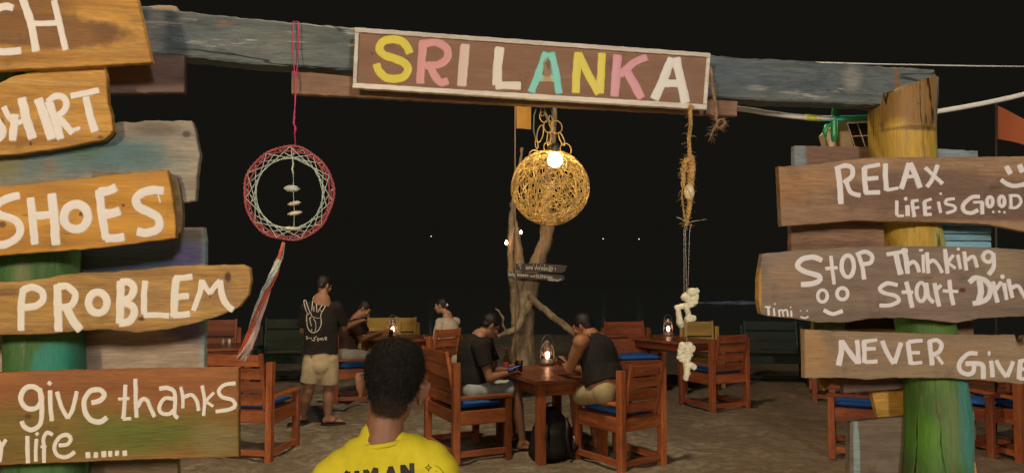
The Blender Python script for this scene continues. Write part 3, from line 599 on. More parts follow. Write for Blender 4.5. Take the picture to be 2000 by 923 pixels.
# ================================================================== beam with tie boards
def beam():
    top = [(255, 8), (300, 15), (400, 26), (470, 34), (600, 46), (700, 56), (900, 72), (1100, 86), (1300, 100), (1450, 113), (1600, 121), (1700, 127), (1800, 134), (1826, 136)]
    bot = [(1830, 150), (1829, 200), (1812, 206), (1730, 206), (1650, 202), (1500, 197), (1400, 190), (1200, 176), (1000, 161), (800, 146), (600, 131), (500, 125), (400, 114), (300, 106), (255, 104)]
    b = Board('wooden_beam', top + bot, .03, .085, 'long weathered blue grey beam across the top between the two posts', 'beam', jit=.003, chamf=.006)
    b.setmat(wood('blue_grey_beam_wood', (.075, .105, .118), (.16, .205, .215), [b.blob(305, 60, 22, 60, (.42, .46, .46), .5, .6), b.blob(350, 75, 60, 30, (.07, .12, .17), .6, .8), b.blob(440, 48, 20, 8, (.22, .15, .11), .8, .6), b.blob(560, 80, 120, 50, (.21, .235, .21), .5, .9), b.blob(1430, 140, 80, 24, (.11, .17, .22), .7, .8), b.blob(1550, 165, 130, 34, (.08, .12, .16), .7, .8), b.blob(1665, 155, 22, 30, (.34, .36, .34), .6, .7), b.blob(1760, 165, 60, 30, (.12, .17, .21), .6, .8), b.blob(1752, 160, 7, 34, (.26, .13, .06), .8, .5), b.blob(1480, 172, 26, 8, (.34, .35, .34), .6, .6)], vary=.3, bump=.8, wear=((.42, .44, .42), .56), cracks=.8))
    bs = Board('splinter', [(277, 14), (300, 10), (320, 9), (345, 13), (350, 24), (330, 26), (277, 22)], .005, .03, None, None, parent=b.o, jit=.003)
    bs.setmat(wood('splintered_edge', (.18, .11, .07), (.40, .30, .20), vary=.4))
    return b
bmw = beam()
backboard([(569, 138), (700, 150), (1000, 172), (1200, 188), (1441, 197), (1440, 227), (1300, 219), (1100, 208), (900, 199), (700, 189), (569, 183)], .055, .028, 'long brown board under the beam, behind the SRI LANKA sign', lambda b: wood('brown_tie_board', (.20, .115, .075), (.34, .215, .135), [b.blob(1000, 188, 330, 26, (.11, .065, .05), .6, .6), b.blob(1410, 210, 34, 20, (.17, .085, .06), .6, .6)], vary=.2, knots=False))
# ================================================================== SRI LANKA sign
def sri():
    r = Board('sign_board', [(694.5, 56), (1386, 105.5), (1380, 211.5), (690, 169)], .105, .016, 'brown rectangular sign with white frame lettered SRI LANKA in pastel colours', 'sign board', jit=.0005)
    r.setmat(wood('brown_sign_panel', (.215, .118, .070), (.265, .150, .090), [r.blob(1180, 150, 40, 40, (.17, .11, .075), .4, .9), r.blob(1340, 170, 50, 60, (.25, .15, .12), .5, .9), r.blob(760, 120, 80, 60, (.30, .18, .13), .35, .9), r.blob(727, 105, 2.2, 2.2, (.04, .02, .01), .9, .4)], vary=.07, knots=False, holes=False, grain=.7, bump=.2))
    trim = wood('white_trim_paint', (.66, .63, .58), (.82, .79, .74), vary=.12, knots=False, holes=False, wear=((.30, .22, .17), .66))
    for nm, o in (('top', [(692, 53.5), (1388, 103.5), (1387.5, 112), (694, 62.5)]), ('bottom', [(689, 161.5), (1381, 204), (1380.5, 214), (688, 171)]),
                  ('left', [(693.5, 62.8), (701, 63), (696.5, 161.5), (689, 161.2)]), ('right', [(1380.5, 112), (1387.6, 112.3), (1381, 203.8), (1373.5, 203.5)])):
        t = Board('frame_strip', o, .112, .023, None, None, parent=r.o, jit=.0012, chamf=.0015); t.setmat(trim)
    F5 = 5.555
    pink = (.62, .30, .30); yel = (.66, .60, .045); wht = (.68, .68, .60); cy = (.17, .62, .56); pk2 = (.60, .29, .36)
    def L(t, col, colname, st, ox=680, oy=50, s=F5, blobs=()):
        r.word(t, xf(st, ox, oy, s), paint('letter_' + colname + '_' + t, col, blobs), .0022, 'painted_letter', '%s painted letter %s' % (colname, t))
    L('S', yel, 'yellow', [(85, [(664, 290), (640, 235), (580, 172), (480, 150), (382, 175), (340, 250), (390, 320), (500, 357), (600, 400), (650, 470), (605, 555), (500, 580), (400, 560), (335, 495), (312, 430)])])
    L('R', pink, 'pink', [(88, [(815, 180), (795, 400), (782, 615)]), (84, [(815, 197), (960, 188), (1050, 232), (1085, 310), (1050, 388), (960, 430), (850, 436)]), (84, [(890, 445), (940, 550), (1005, 615), (1072, 605)])])
    L('I', (.64, .52, .46), 'pale pink', [(98, [(1270, 222), (1250, 430), (1235, 640)])])
    L('L', wht, 'white', [(98, [(1645, 252), (1622, 440), (1617, 630)]), (84, [(1615, 650), (1750, 652), (1858, 656)])])
    ru = [r.blob(1068.5, 136, 11, 24, (.22, .105, .02), .95, .4), r.blob(1069, 155, 15, 9, (.42, .27, .05), .9, .6), r.blob(1071, 128, 7, 14, (.09, .05, .02), .9, .5)]
    L('A', cy, 'turquoise', [(64, [(160, 462), (320, 470)]), (70, [(232, 225), (170, 390), (92, 590)]), (70, [(285, 225), (330, 420), (358, 602)]), (50, [(225, 330), (240, 440)]), (50, [(270, 350), (262, 440)])], 1020, 60, 4.99, ru)
    L('N', yel, 'second yellow', [(75, [(545, 225), (530, 420), (520, 595)]), (74, [(552, 235), (640, 420), (742, 605)]), (74, [(776, 232), (768, 420), (757, 600)])], 1020, 60, 4.99)
    L('K', pk2, 'second pink', [(84, [(928, 250), (915, 440), (900, 628)]), (72, [(955, 430), (1080, 320), (1205, 262)]), (84, [(1025, 410), (1095, 530), (1158, 645)])], 1020, 60, 4.99)
    L('A', (.68, .70, .70), 'second white', [(82, [(1452, 280), (1380, 470), (1292, 655)]), (82, [(1500, 280), (1545, 480), (1590, 690)]), (70, [(1385, 512), (1550, 518)])], 1020, 60, 4.99)
sri()
# ================================================================== HANGING THINGS
def G(px, py, off=0.0): return gate(px, py, off)
def lmesh(name, pts, rad, mat, parent, sides=5, closed=False, O=Vector()):
    return put(name, tube_mesh(name, [Vector(p) - O for p in pts], rad, sides, closed), mat, parent)
# ---- woven pendant lamp
def pendant():
    C0 = G(1074.5, 366, 0.0); R = (G(1148.5, 366, 0) - C0).length
    t = thing('pendant_lamp', 'glowing round woven rattan pendant lamp hanging under the SRI LANKA sign', 'lamp', C0)
    gold = plain('rattan_gold', (.56, .37, .12), .45, var=.35, nscale=60, bump=.3)
    bulbdir = (Vector((0, 0, CAMZ)) - C0).normalized()
    Bp = G(1084, 313, .055) - C0
    view = (Vector((0, 0, CAMZ)) - (C0 + Bp)).normalized()
    rnd = random.Random(11)
    bm = bmesh.new()
    def sq(d):   # slightly flattened ball, broader below
        return Vector((d.x * R, d.y * R, d.z * R * .965 - R * .02 * (1 - abs(d.z))))
    def hole(p):
        v = (p - Bp); along = v.dot(view); return along > 0 and (v - view * along).length < .027
    for i in range(84):
        ax = Vector((rnd.gauss(0, 1), rnd.gauss(0, 1), rnd.gauss(0, .75))).normalized(); d, s, u = basis(ax); h = rnd.uniform(-.42, .42); ph = rnd.uniform(0, 7); run = []
        k = 46; rr = 1 + rnd.uniform(-.012, .015); seed = rnd.random() * 50
        rad = rnd.uniform(.0009, .0016)
        a0 = rnd.uniform(0, 6.28); span = rnd.choice([1, 1, .7, .5])
        for j in range(int(k * span) + 1):
            a = a0 + 2 * math.pi * j / k
            q = (s * math.cos(a) + u * math.sin(a)) * math.sqrt(1 - h * h) + d * (h + .06 * math.sin(3 * a + ph)) + noise.noise_vector(Vector((a * 1.5, seed, 0))) * .05
            q.normalize(); p = sq(q) * rr
            if q.z > .93 or hole(p):
                if len(run) > 2: add_tube(bm, run, rad, 4)
                run = []
            else: run.append(p)
        if len(run) > 2: add_tube(bm, run, rad, 4)
    for h in (.90, .93): add_tube(bm, [sq(Vector((math.cos(a) * math.sqrt(1 - h * h), math.sin(a) * math.sqrt(1 - h * h), h))) for a in [6.283 * k / 30 for k in range(30)]], .0022, 5, closed=True)
    put('woven_shade', bm_mesh('woven_shade', bm, True), gold, t)
    # bulb
    me = lathe('bulb', [(.004, -.024), (.014, -.020), (.022, -.012), (.025, 0), (.022, .012), (.014, .020), (.009, .026), (.004, .027)], 16)
    o = put('bulb', me, emit('warm_bulb', (1.0, .80, .36), 58.), t); o.location = Bp
    soc = lathe('bulb_socket', [(.006, .024), (.012, .026), (.013, .055), (.008, .058)], 12); o = put('bulb_socket', soc, plain('dark_plastic', (.03, .03, .03), .4), t); o.location = Bp
    # rings of the hanging chain
    def ring(px, py, rx, ry, tilt, off=0.0, rad=.0022, name='chain_ring'):
        c = G(px, py, off) - C0; k = (G(px + 100, py, off) - G(px, py, off)).length / 100
        pts = []
        for j in range(20):
            a = 6.283 * j / 20; x, z = rx * k * math.cos(a), ry * k * math.sin(a)
            xx = x * math.cos(tilt) - z * math.sin(tilt); zz = x * math.sin(tilt) + z * math.cos(tilt)
            pts.append(c + EX * xx + EZ * zz + EY * (.010 * math.cos(a + tilt)))
        put(name, tube_mesh(name, pts, rad, 5, closed=True), gold, t)
    for a in [(1044, 302, 11, 9, .2, .06), (1105, 292, 12, 12, 0, .06), (1071, 288, 10, 10, .1, .05), (1048, 282, 3.5, 8, .1, .05), (1055, 261, 6.5, 17, -.25, .03), (1072, 270, 4.5, 13, -.15, .03), (1071, 247, 10, 12, 0, .01),
              (1087, 248, 12, 12, 0, .03), (1097, 271, 5, 13, .45, .03), (1062, 229, 9, 10, .3, 0), (1076, 238, 5, 12, .1, .0), (1060, 218, 5, 9, -.3, 0.0)]: ring(*a)
    lmesh('hanging_cord', [G(1050, 205, .02) - C0, G(1043, 225, .03) - C0, G(1042, 255, .035) - C0, G(1047, 275, .04) - C0], .0025, plain('green_cord', (.16, .20, .12), .7), t)
    lmesh('hanging_cord', [G(1074, 207, .02) - C0, G(1080, 220, .02) - C0, G(1084, 238, .03) - C0], .004, plain('green_cord', (.16, .20, .12), .7), t)
    lmesh('hanging_cord', [G(1068, 206, .02) - C0, G(1064, 222, .02) - C0, G(1072, 240, .03) - C0], .0028, plain('green_cord', (.16, .20, .12), .7), t)
pendant()
# ---- dreamcatcher
def dream():
    off = .06; C0 = G(565, 377, off)
    t = thing('dreamcatcher', 'pink and white round dreamcatcher with shells and a long swinging tassel hanging from the beam', 'dreamcatcher', C0)
    pink = plain('pink_wool', (.36, .085, .10), .9, var=.35, nscale=150, bump=.6); hot = plain('hot_pink_string', (.62, .05, .20), .8, var=.2); pale = plain('pale_green_string', (.48, .58, .52), .8, var=.25, nscale=120)
    red = plain('coral_wool', (.60, .13, .08), .9, var=.3, nscale=150); shell = plain('grey_shell', (.50, .56, .53), .5, var=.25, nscale=90); bone = plain('cream_shell', (.66, .62, .48), .5, var=.2, nscale=90)
    q = lambda px, py, o=off: G(px, py, o) - C0
    K = (G(665, 377, off) - C0).length / 100
    def rp(a, r=1.0, dy=0):
        wob = 1 + .012 * math.sin(5 * a + 1) + .008 * math.sin(9 * a)
        return EX * (86.5 * r * wob * K * math.sin(a)) + EZ * (93.5 * r * wob * K * math.cos(a)) + EY * dy
    hoop = put('hoop', tube_mesh('hoop', [rp(6.2832 * i / 64) for i in range(64)], .0038, 8, closed=True), pink, t)
    bm = bmesh.new(); pts = []
    for i in range(64 * 7):
        a = 6.2832 * i / (64 * 7); b = i * .9; c = rp(a); rad = c.normalized()
        pts.append(c + rad * math.cos(b) * .0046 + EY * math.sin(b) * .0046)
    add_tube(bm, pts, .0011, 4, closed=True); put('wool_wrapping', bm_mesh('wool_wrapping', bm, True), pink, hoop)
    nn = 22
    for step_, m_, r_, ph_ in ((3, pink, .0017, 0), (5, pale, .0013, 0)):
        bm = bmesh.new()
        for i in range(nn):
            j1 = random.uniform(-.04, .04)
            a0 = 6.2832 * (i + ph_ + j1) / nn; a1 = 6.2832 * (i + ph_ + step_ + random.uniform(-.12, .12)) / nn
            dy = .004 * ((i % 2) * 2 - 1)
            p0 = rp(a0, .99, dy); p1 = rp(a1, .99, -dy)
            add_tube(bm, [p0, p0.lerp(p1, .5) + EZ * -.0015, p1], r_, 4)
        put('web_string', bm_mesh('web_string', bm), m_, t)
    inner = [rp(6.2832 * i / 40, 0.755) + EX * .0015 for i in range(40)]
    put('web_string', tube_mesh('web_string', inner, .0014, 4, closed=True), pale, t)
    # top hanging strings
    lmesh('hanging_string', [q(573, 44, .045), q(572, 90, .045), q(574, 128, .06), q(577, 155, .08), q(576, 215, .07), q(575, 240, .065), q(577, 284, .06)], .0019, hot, t, 5)
    lmesh('hanging_string', [q(583, 44, .045), q(583, 90, .045), q(581, 128, .06), q(578, 155, .08), q(577, 200, .075), q(573, 236, .065)], .0019, hot, t, 5)
    for pxp in ((571, 584),): lmesh('hanging_string', [q(573, 44, .045), q(573, 42, -.05), q(583, 43, -.05), q(583, 44, .045)], .0019, hot, t, 5)
    lmesh('knot', [q(576, 228, .07), q(573, 240, .064), q(578, 250, .07), q(575, 262, .066)], .003, hot, t, 6)
    lmesh('shell_string', [q(574, 284), q(572, 320), q(573, 345), q(573, 380), q(575, 410), q(574, 446)], .0011, pale, t, 4)
    lmesh('shell_string', [q(569, 284), q(570, 305), q(572, 322)], .0014, pale, t, 4)
    lmesh('knot', [q(573, 318), q(571, 330), q(573, 340)], .0028, pale, t, 6)
    def flat_shell(px, py, w, h, tilt, m):
        bm = bmesh.new(); n = 12; c = q(px, py); top = []; 
        ring = []
        for j in range(n):
            a = 6.283 * j / n; rr = 1 + .22 * noise.noise(Vector((j * .8, px, 0)))
            x = math.cos(a) * w * K * rr; y = math.sin(a) * w * K * .6 * rr
            ring.append(bm.verts.new(c + EX * x * math.cos(tilt) + EZ * (x * math.sin(tilt) + .0008 * math.sin(a * 3)) + EY * y))
        a1 = bm.verts.new(c + EZ * h * K + EX * .1 * w * K); b1 = bm.verts.new(c - EZ * h * K)
        mid = [bm.verts.new(c + (v.co - c) * .55 + EZ * h * K * .8) for v in ring]; mid2 = [bm.verts.new(c + (v.co - c) * .55 - EZ * h * K * .8) for v in ring]
        for j in range(n):
            k = (j + 1) % n
            bm.faces.new((ring[j], ring[k], mid[k], mid[j])); bm.faces.new((mid[j], mid[k], a1)); bm.faces.new((ring[k], ring[j], mid2[j], mid2[k])); bm.faces.new((mid2[k], mid2[j], b1))
        put('shell', bm_mesh('shell', bm, True), m, t)
    flat_shell(570, 368, 17, 7, -.03, shell); flat_shell(575, 397, 14, 4.5, .16, bone); flat_shell(576, 416, 15.5, 4.5, .15, bone); flat_shell(571, 446, 18, 4, -.08, bone)
    # tassel: a long bundle of strands blown to the lower left
    path = [(554, 474), (552, 483), (550, 492), (547, 502), (543, 512), (538, 526), (532, 540), (526, 554), (520, 568), (514, 584), (508, 600), (502, 620), (496, 640), (490, 658), (483, 676), (476, 690), (470, 702), (463, 716)]
    lmesh('knot', [q(553, 472, .055), q(551, 484, .055), q(548, 494, .05), q(545, 505, .05)], [.003, .0065, .006, .007], red, t, 8)
    for grp, (m, cnt) in enumerate(((pale, 15), (plain('white_pink_wool', (.62, .47, .44),   .9, var=.2), 20), (red, 9))):
        bm = bmesh.new()
        for s in range(cnt):
            sx = random.uniform(-1, 1); sy = random.uniform(-1, 1); L = random.uniform(.84, 1.0); pts = []; th0 = grp * 2.1 + random.uniform(-1.1, 1.1)
            for i, (px, py) in enumerate(path):
                tt = i / (len(path) - 1)
                if tt > L: break
                wd = 3.0 + 9 * math.sin(min(1, tt * 1.15) * 2.2) + 5 * tt
                shift = (4.0 if grp == 2 else -3.0) * math.sin(tt * 5.5)
                an = th0 + tt * 6.5; rr_ = (.45 + .55 * abs(sx)) * (1 if tt < .8 else 1 + (tt - .8) * 1.2)
                pts.append(q(px + wd * .62 * rr_ * math.cos(an) + 1.5 * noise.noise(Vector((i * .8, s * 3, grp))), py + wd * .2 * rr_ * math.cos(an), .05 - tt * .06 + wd * .62 * rr_ * math.sin(an) * K))
            if len(pts) > 2: add_tube(bm, pts, .0021, 4)
        put('tassel_strands', bm_mesh('tassel_strands', bm, True), m, t)
dream()
# ---- bones / shells string with jute rope
def chimes():
    off = .11; C0 = G(1345, 222, off)
    t = thing('bone_wind_chime', 'jute rope with pale coral pieces on thin lines hanging right of the lamp', 'wind chime', C0)
    q = lambda px, py, o=off: G(px, py, o) - C0
    jute = plain('jute', (.42, .27, .10), .95, var=.4, nscale=160, bump=.8); coral = plain('pale_coral', (.66, .66, .52), .75, var=.18, nscale=110, bump=.5)
    line = plain('fishing_line', (.45, .45, .40), .4)
    def rope(name, pts, r, turns, parent=t, m=jute, strands=3):
        P_ = []; 
        for i in range(len(pts) - 1):
            for j in range(7): P_.append(pts[i].lerp(pts[i + 1], j / 7))
        P_.append(pts[-1]); bm = bmesh.new(); n = len(P_)
        for s in range(strands):
            pp = []
            for i, p in enumerate(P_):
                a = turns * 6.283 * i / n + s * 6.283 / strands
                rr = r[min(len(r) - 1, int(i / n * len(r)))] if isinstance(r, list) else r
                pp.append(p + EX * math.cos(a) * rr + EY * math.sin(a) * rr)
            add_tube(bm, pp, [(r[min(len(r) - 1, int(i / n * len(r)))] if isinstance(r, list) else r) * .95 for i in range(n)], 5)
        # loose fibres
        for k in range(n * 2):
            p = random.choice(P_); d = Vector((random.uniform(-1, 1), random.uniform(-.6, .6), random.uniform(-.8, .3))).normalized() * random.uniform(.008, .03)
            add_tube(bm, [p, p + d * .5 + Vector((0, 0, .002)), p + d], .0005, 3)
        return put(name, bm_mesh(name, bm, True), m, parent)
    rope('rope', [q(1349, 205, .12), q(1348, 222), q(1349, 245), q(1345, 270), q(1347, 300), q(1347, 312)], .0042, 6)
    rope('rope', [q(1349, 305), q(1351, 330), q(1349, 352), q(1348, 380), q(1347, 400), q(1343, 425), q(1341, 440)], [.008, .0075, .006, .005, .0035], 7)
    rope('rope', [q(1342, 308), q(1334, 330), q(1335, 350), q(1332, 380), q(1334, 405), q(1339, 435)], [.0055, .0045, .002, .002], 4)
    rope('knot', [q(1335, 318), q(1345, 312), q(1352, 322), q(1349, 336), q(1338, 334), q(1337, 322)], .0055, 3)
    bm = bmesh.new(); add_ell(bm, q(1346, 375, off + .008), (.019, .015, .028), seg=16, rings=12); o = put('shell_bead', bm_mesh('shell_bead', bm, True), plain('cowrie', (.60, .50, .30), .35, var=.2, nscale=60), t)
    lmesh('wrapping', [q(1340, 366, off + .02), q(1346, 373, off + .026), q(1351, 385, off + .02)], .0016, line, o, 4)
    lmesh('twig', [q(1322, 424), q(1332, 428), q(1341, 436), q(1352, 432)], .0014, plain('pale_twig', (.5, .45, .35), .8), t, 4)
    lmesh('twig', [q(1344, 434), q(1360, 431), q(1380, 428)], .0008, plain('pale_twig', (.5, .45, .35), .8), t, 4)
    for x, e in ((1336, 1336), (1339, 1342), (1347, 1343)): lmesh('fishing_line', [q(x + 3, 436), q(x, 450), q(e, 700 if x == 1339 else 575)], .0010, line, t, 4)
    def coralpiece(cx, cy, parts, k=1.0):
        K = (G(1445, 600, off) - G(1345, 600, off)).length / 100
        prims = []
        for (x0, y0, x1, y1, r0, r1) in parts: prims.append(('cone', q(x0, y0, off + random.uniform(-.008, .008)), q(x1, y1, off + random.uniform(-.008, .012)), r0 * K, r1 * K, 1, None, True))
        me = fuse('coral_piece', prims, .0022, 2, bump=.0016)
        put('coral_piece', me, coral, t)
    coralpiece(0, 0, [(1338, 580, 1352, 572, 8, 7), (1350, 570, 1360, 568, 8, 6), (1352, 574, 1354, 592, 7, 6), (1340, 582, 1350, 590, 6, 7), (1360, 575, 1358, 590, 5, 5)])
    coralpiece(0, 0, [(1322, 600, 1350, 594, 5, 6), (1324, 602, 1328, 628, 5, 6), (1328, 628, 1330, 634, 7, 6), (1340, 598, 1346, 618, 5, 5), (1344, 622, 1354, 621, 7, 6)])
    coralpiece(0, 0, [(1333, 674, 1350, 680, 7, 8), (1330, 678, 1328, 690, 5, 5), (1345, 676, 1342, 700, 9, 7), (1326, 697, 1350, 692, 4.5, 4), (1340, 700, 1341, 720, 7, 6), (1350, 712, 1355, 716, 5, 6), (1342, 720, 1340, 738, 6, 5), (1338, 736, 1344, 728, 4.5, 5), (1330, 702, 1334, 704, 4.5, 4)])
    # second frayed rope over the tie board
    C1 = G(1392, 150, .12)
    q2 = lambda px, py, o=.12: G(px, py, o) - C1
    t2 = thing('frayed_rope', 'short frayed rope end looped over the beam right of the SRI LANKA sign', 'rope', C1)
    m2 = plain('grey_jute', (.30, .20, .12), .95, var=.4, nscale=160, bump=.8)
    rope('rope', [q2(1388, 132, .05), q2(1390, 152), q2(1391, 170), q2(1396, 195), q2(1399, 220), q2(1398, 236)], .003, 5, t2, m2)
    rope('knot', [q2(1400, 236), q2(1412, 232), q2(1416, 240), q2(1408, 250), q2(1398, 248), q2(1402, 236)], .003, 3, t2, m2)
    rope('frayed_end', [q2(1402, 240), q2(1394, 252), q2(1389, 264), q2(1386, 273)], [.003, .002, .001], 2, t2, m2)
# ================================================================== voxel-fused organic shapes
def fuse(name, prims, vox, smooth=3, bump=0.0):
    bm = bmesh.new()
    for p in prims:
        if p[0] == 'cone':   # ('cone', a, b, r0, r1, flat, side, caps)
            _, a, c, r0, r1, flat, side, balls = p
            a = Vector(a); c = Vector(c); d = c - a
            if d.length < 1e-5: d = Vector((0, 0, 1e-4))
            dn = d.normalized()
            if side is not None:
                s = (Vector(side) - dn * Vector(side).dot(dn)).normalized(); u = s.cross(dn)
            else: _, s, u = basis(dn)
            m = 16; A = []; B = []
            for k in range(m):
                t = 6.28318 * k / m; v = s * math.cos(t) + u * math.sin(t) * flat
                A.append(bm.verts.new(a + v * r0)); B.append(bm.verts.new(c + v * r1))
            for k in range(m): bm.faces.new((A[k], A[(k + 1) % m], B[(k + 1) % m], B[k]))
            bm.faces.new(A[::-1]); bm.faces.new(B)
            if balls:
                R3 = Matrix((s, u, dn)).transposed()
                add_ell(bm, a, (r0, r0 * flat, r0 * min(1, flat + .2)), R3, 16, 10); add_ell(bm, c, (r1, r1 * flat, r1 * min(1, flat + .2)), R3, 16, 10)
        else:                # ('ell', c, r, rot)
            add_ell(bm, p[1], p[2], p[3], 20, 14)
    bmesh.ops.recalc_face_normals(bm, faces=bm.faces[:])
    me = bpy.data.meshes.new(name); bm.to_mesh(me); bm.free()
    o = bpy.data.objects.new('tmp', me); COL.objects.link(o)
    md = o.modifiers.new('r', 'REMESH'); md.mode = 'VOXEL'; md.voxel_size = vox; md.use_smooth_shade = True
    if smooth: ms = o.modifiers.new('s', 'SMOOTH'); ms.iterations = smooth; ms.factor = .5
    dg = bpy.context.evaluated_depsgraph_get(); out = bpy.data.meshes.new_from_object(o.evaluated_get(dg))
    out.name = name
    bpy.data.objects.remove(o); bpy.data.meshes.remove(me)
    if bump:
        for v in out.vertices: v.co += noise.noise_vector(v.co * 130) * bump
    out.materials.clear(); out.shade_smooth()
    return out
chimes()
# ================================================================== cables, floodlight, flags
def cables():
    wh = plain('white_tube', (.62, .66, .66), .35, var=.06); 
    off = -.10
    pts = [(362, 113, -.1), (440, 121, -.1), (520, 129, -.1), (580, 137, -.1), (760, 160, -.1), (1000, 182, -.1), (1250, 196, -.1), (1440, 212, -.1), (1500, 221, -.1), (1570, 229, -.1), (1640, 231, -.12), (1720, 229, -.16), (1800, 222, -.16), (1860, 213, -.14), (1930, 200, -.12), (2000, 184, -.1), (2080, 160, -.1), (2400, 40, -.1)]
    C0 = G(1440, 212, off); P3 = [G(a, b, c) - C0 for a, b, c in pts]
    dense = []
    for i in range(len(P3) - 1):
        p0, p1, p2, p3 = P3[max(0, i - 1)], P3[i], P3[i + 1], P3[min(len(P3) - 1, i + 2)]
        for j in range(5):
            t = j / 5; dense.append(.5 * ((2 * p1) + (p2 - p0) * t + (2 * p0 - 5 * p1 + 4 * p2 - p3) * t * t + (3 * p1 - p0 - 3 * p2 + p3) * t ** 3))
    dense.append(P3[-1])
    rad = [.0035 + .0065 * min(1, i / 14) for i in range(len(dense))]
    t = thing('white_tube', 'long white plastic tube running behind the beam', 'tube', C0)
    put('tube', tube_mesh('tube', dense, rad, 10), wh, t)
    tp = plain('yellow_green_tape', (.42, .50, .06), .4)
    put('tape', tube_mesh('tape', [G(1572, 229, -.1) - C0, G(1588, 230.3, -.105) - C0, G(1603, 231, -.11) - C0], .0118, 10), tp, t)
    put('coloured_sleeve', tube_mesh('coloured_sleeve', [G(1604, 231, -.11) - C0, G(1640, 231.5, -.12) - C0, G(1706, 229.6, -.155) - C0], .0112, 10), plain('turquoise_sleeve', (.05, .50, .40), .4), t)
    C1 = G(1560, 122, -.3)
    o = put('thin_wire', tube_mesh('thin_wire', [G(1500, 119.5, -.3) - C1, G(1700, 125, -.3) - C1, G(1900, 129, -.3) - C1, G(2100, 131, -.3) - C1], .0028, 6), wh, None, Matrix.Translation(C1))
    tag(o, 'thin pale wire crossing the dark sky at upper right', 'wire')
    # floodlight with a green carabiner
    C2 = G(1660, 260, -.22); q = lambda px, py, o=-.22: G(px, py, o) - C2
    f = thing('floodlight', 'small cream floodlight with a dark grid front beside the yellow post', 'floodlight', C2)
    cr = plain('cream_plastic', (.52, .42, .28), .5, var=.08); dk = plain('brown_black_panel', (.02, .012, .01), .3)
    def slab(name, pts, th, m, o=-.22):
        v = [q(a, b, o) for a, b in pts]; w = [p + EY * th for p in v]; n = len(v)
        fs = [tuple(range(n)), tuple(range(n, 2 * n))[::-1]] + [(i, i + n, (i + 1) % n + n, (i + 1) % n) for i in range(n)]
        bm = bmesh.new(); vs = [bm.verts.new(p) for p in v + w]
        for g in fs: bm.faces.new([vs[k] for k in g])
        return put(name, bm_mesh(name, bm), m, f)
    slab('housing', [(1612, 262), (1634, 236), (1700, 232), (1730, 232), (1730, 300), (1623, 300)], .05, cr)
    slab('grid_panel', [(1656, 240), (1728, 236), (1728, 296), (1672, 298)], .006, dk, -.212)
    gl_ = plain('pale_wire', (.55, .46, .40), .4)
    for a in ([(1655, 241), (1671, 290), (1674, 299)], [(1674, 240), (1684, 268), (1694, 299)], [(1693, 238), (1702, 262), (1714, 298)], [(1666, 266), (1690, 265), (1728, 263)], [(1656, 241), (1690, 239), (1728, 236)]):
        put('grid_wire', tube_mesh('grid_wire', [q(x, y, -.208) for x, y in a], .0022, 5), gl_, f)
    C3 = G(1632, 240, -.12); q3 = lambda px, py, o=-.12: G(px, py, o) - C3
    g = thing('green_hook', 'green plastic hook hanging under the right end of the beam', 'hook', C3)
    gm = plain('green_plastic', (.02, .26, .085), .35, var=.12)
    put('hook_arm', tube_mesh('hook_arm', [q3(1638, 203), q3(1631, 207), q3(1628.5, 220), q3(1628, 245), q3(1628, 262), q3(1629, 276)], [.009, .010, .0095, .0095, .011, .009], 10), gm, g)
    put('hook_spring', tube_mesh('hook_spring', [q3(1624, 244), q3(1615, 246), q3(1611, 258), q3(1613, 268)], [.006, .011, .010, .004], 8), gm, g)
    put('hook_arm', tube_mesh('hook_arm', [q3(1636, 212), q3(1635, 240), q3(1635, 268)], .004, 6), gm, g)
cables()
def cloth(name, corners, Y, mat, parent, C0, amp=.03):
    nx, ny = 14, 8; v = []; fs = []
    A, B, Cc, D = [P(x, y, Y) - C0 for x, y in corners]
    for j in range(ny + 1):
        for i in range(nx + 1):
            s, t = i / nx, j / ny
            p = (A.lerp(B, s)).lerp(D.lerp(Cc, s), t); p += Vector((0, amp * math.sin(s * 7 + t) * s, amp * .3 * math.sin(s * 6)))
            v.append(p)
    for j in range(ny):
        for i in range(nx): a = j * (nx + 1) + i; fs.append((a, a + 1, a + nx + 2, a + nx + 1))
    return put(name, mesh_from(name, v, fs, True), mat, parent)
def flags():
    Y = 7.5; C0 = P(1946, 900, Y); C0.z = 0
    t = thing('national_flag', 'orange and green flag on a dark pole at the right edge', 'flag', C0)
    put('flag_pole', tube_mesh('flag_pole', [P(1946, 195, Y) - C0, Vector((0, 0, 0))], .012, 8), plain('dark_pole', (.03, .022, .018), .6), t)
    n = N('flag_cloth'); v = n.coord(False); x = n.n('ShaderNodeSeparateXYZ', inp={0: v}).outputs[0]
    col = n.mix(n.math('GREATER_THAN', x, .09), (.20, .19, .03), (.34, .09, .03)); n.l(col, n.b.inputs['Base Color']); n.b.inputs['Roughness'].default_value = .8
    cloth('flag_cloth', [(1947, 206), (2060, 265), (2060, 300), (1945, 271)], Y, n.m, t, C0, .05)
    Y = 9.5; C0 = P(1007, 700, Y); C0.z = 0
    t = thing('yellow_flag', 'small mustard flag on a thin pole behind the pendant lamp', 'flag', C0)
    put('flag_pole', tube_mesh('flag_pole', [P(1006.5, 160, Y) - C0, P(1006, 300, Y) - C0, Vector((0, 0, 0))], .009, 6), plain('pale_pole', (.30, .20, .14), .5), t)
    cloth('flag_cloth', [(1008, 150), (1038, 150), (1037, 252), (1009, 251)], Y, plain('mustard_cloth', (.42, .22, .03), .8, nscale=8), t, C0, .01)
flags()
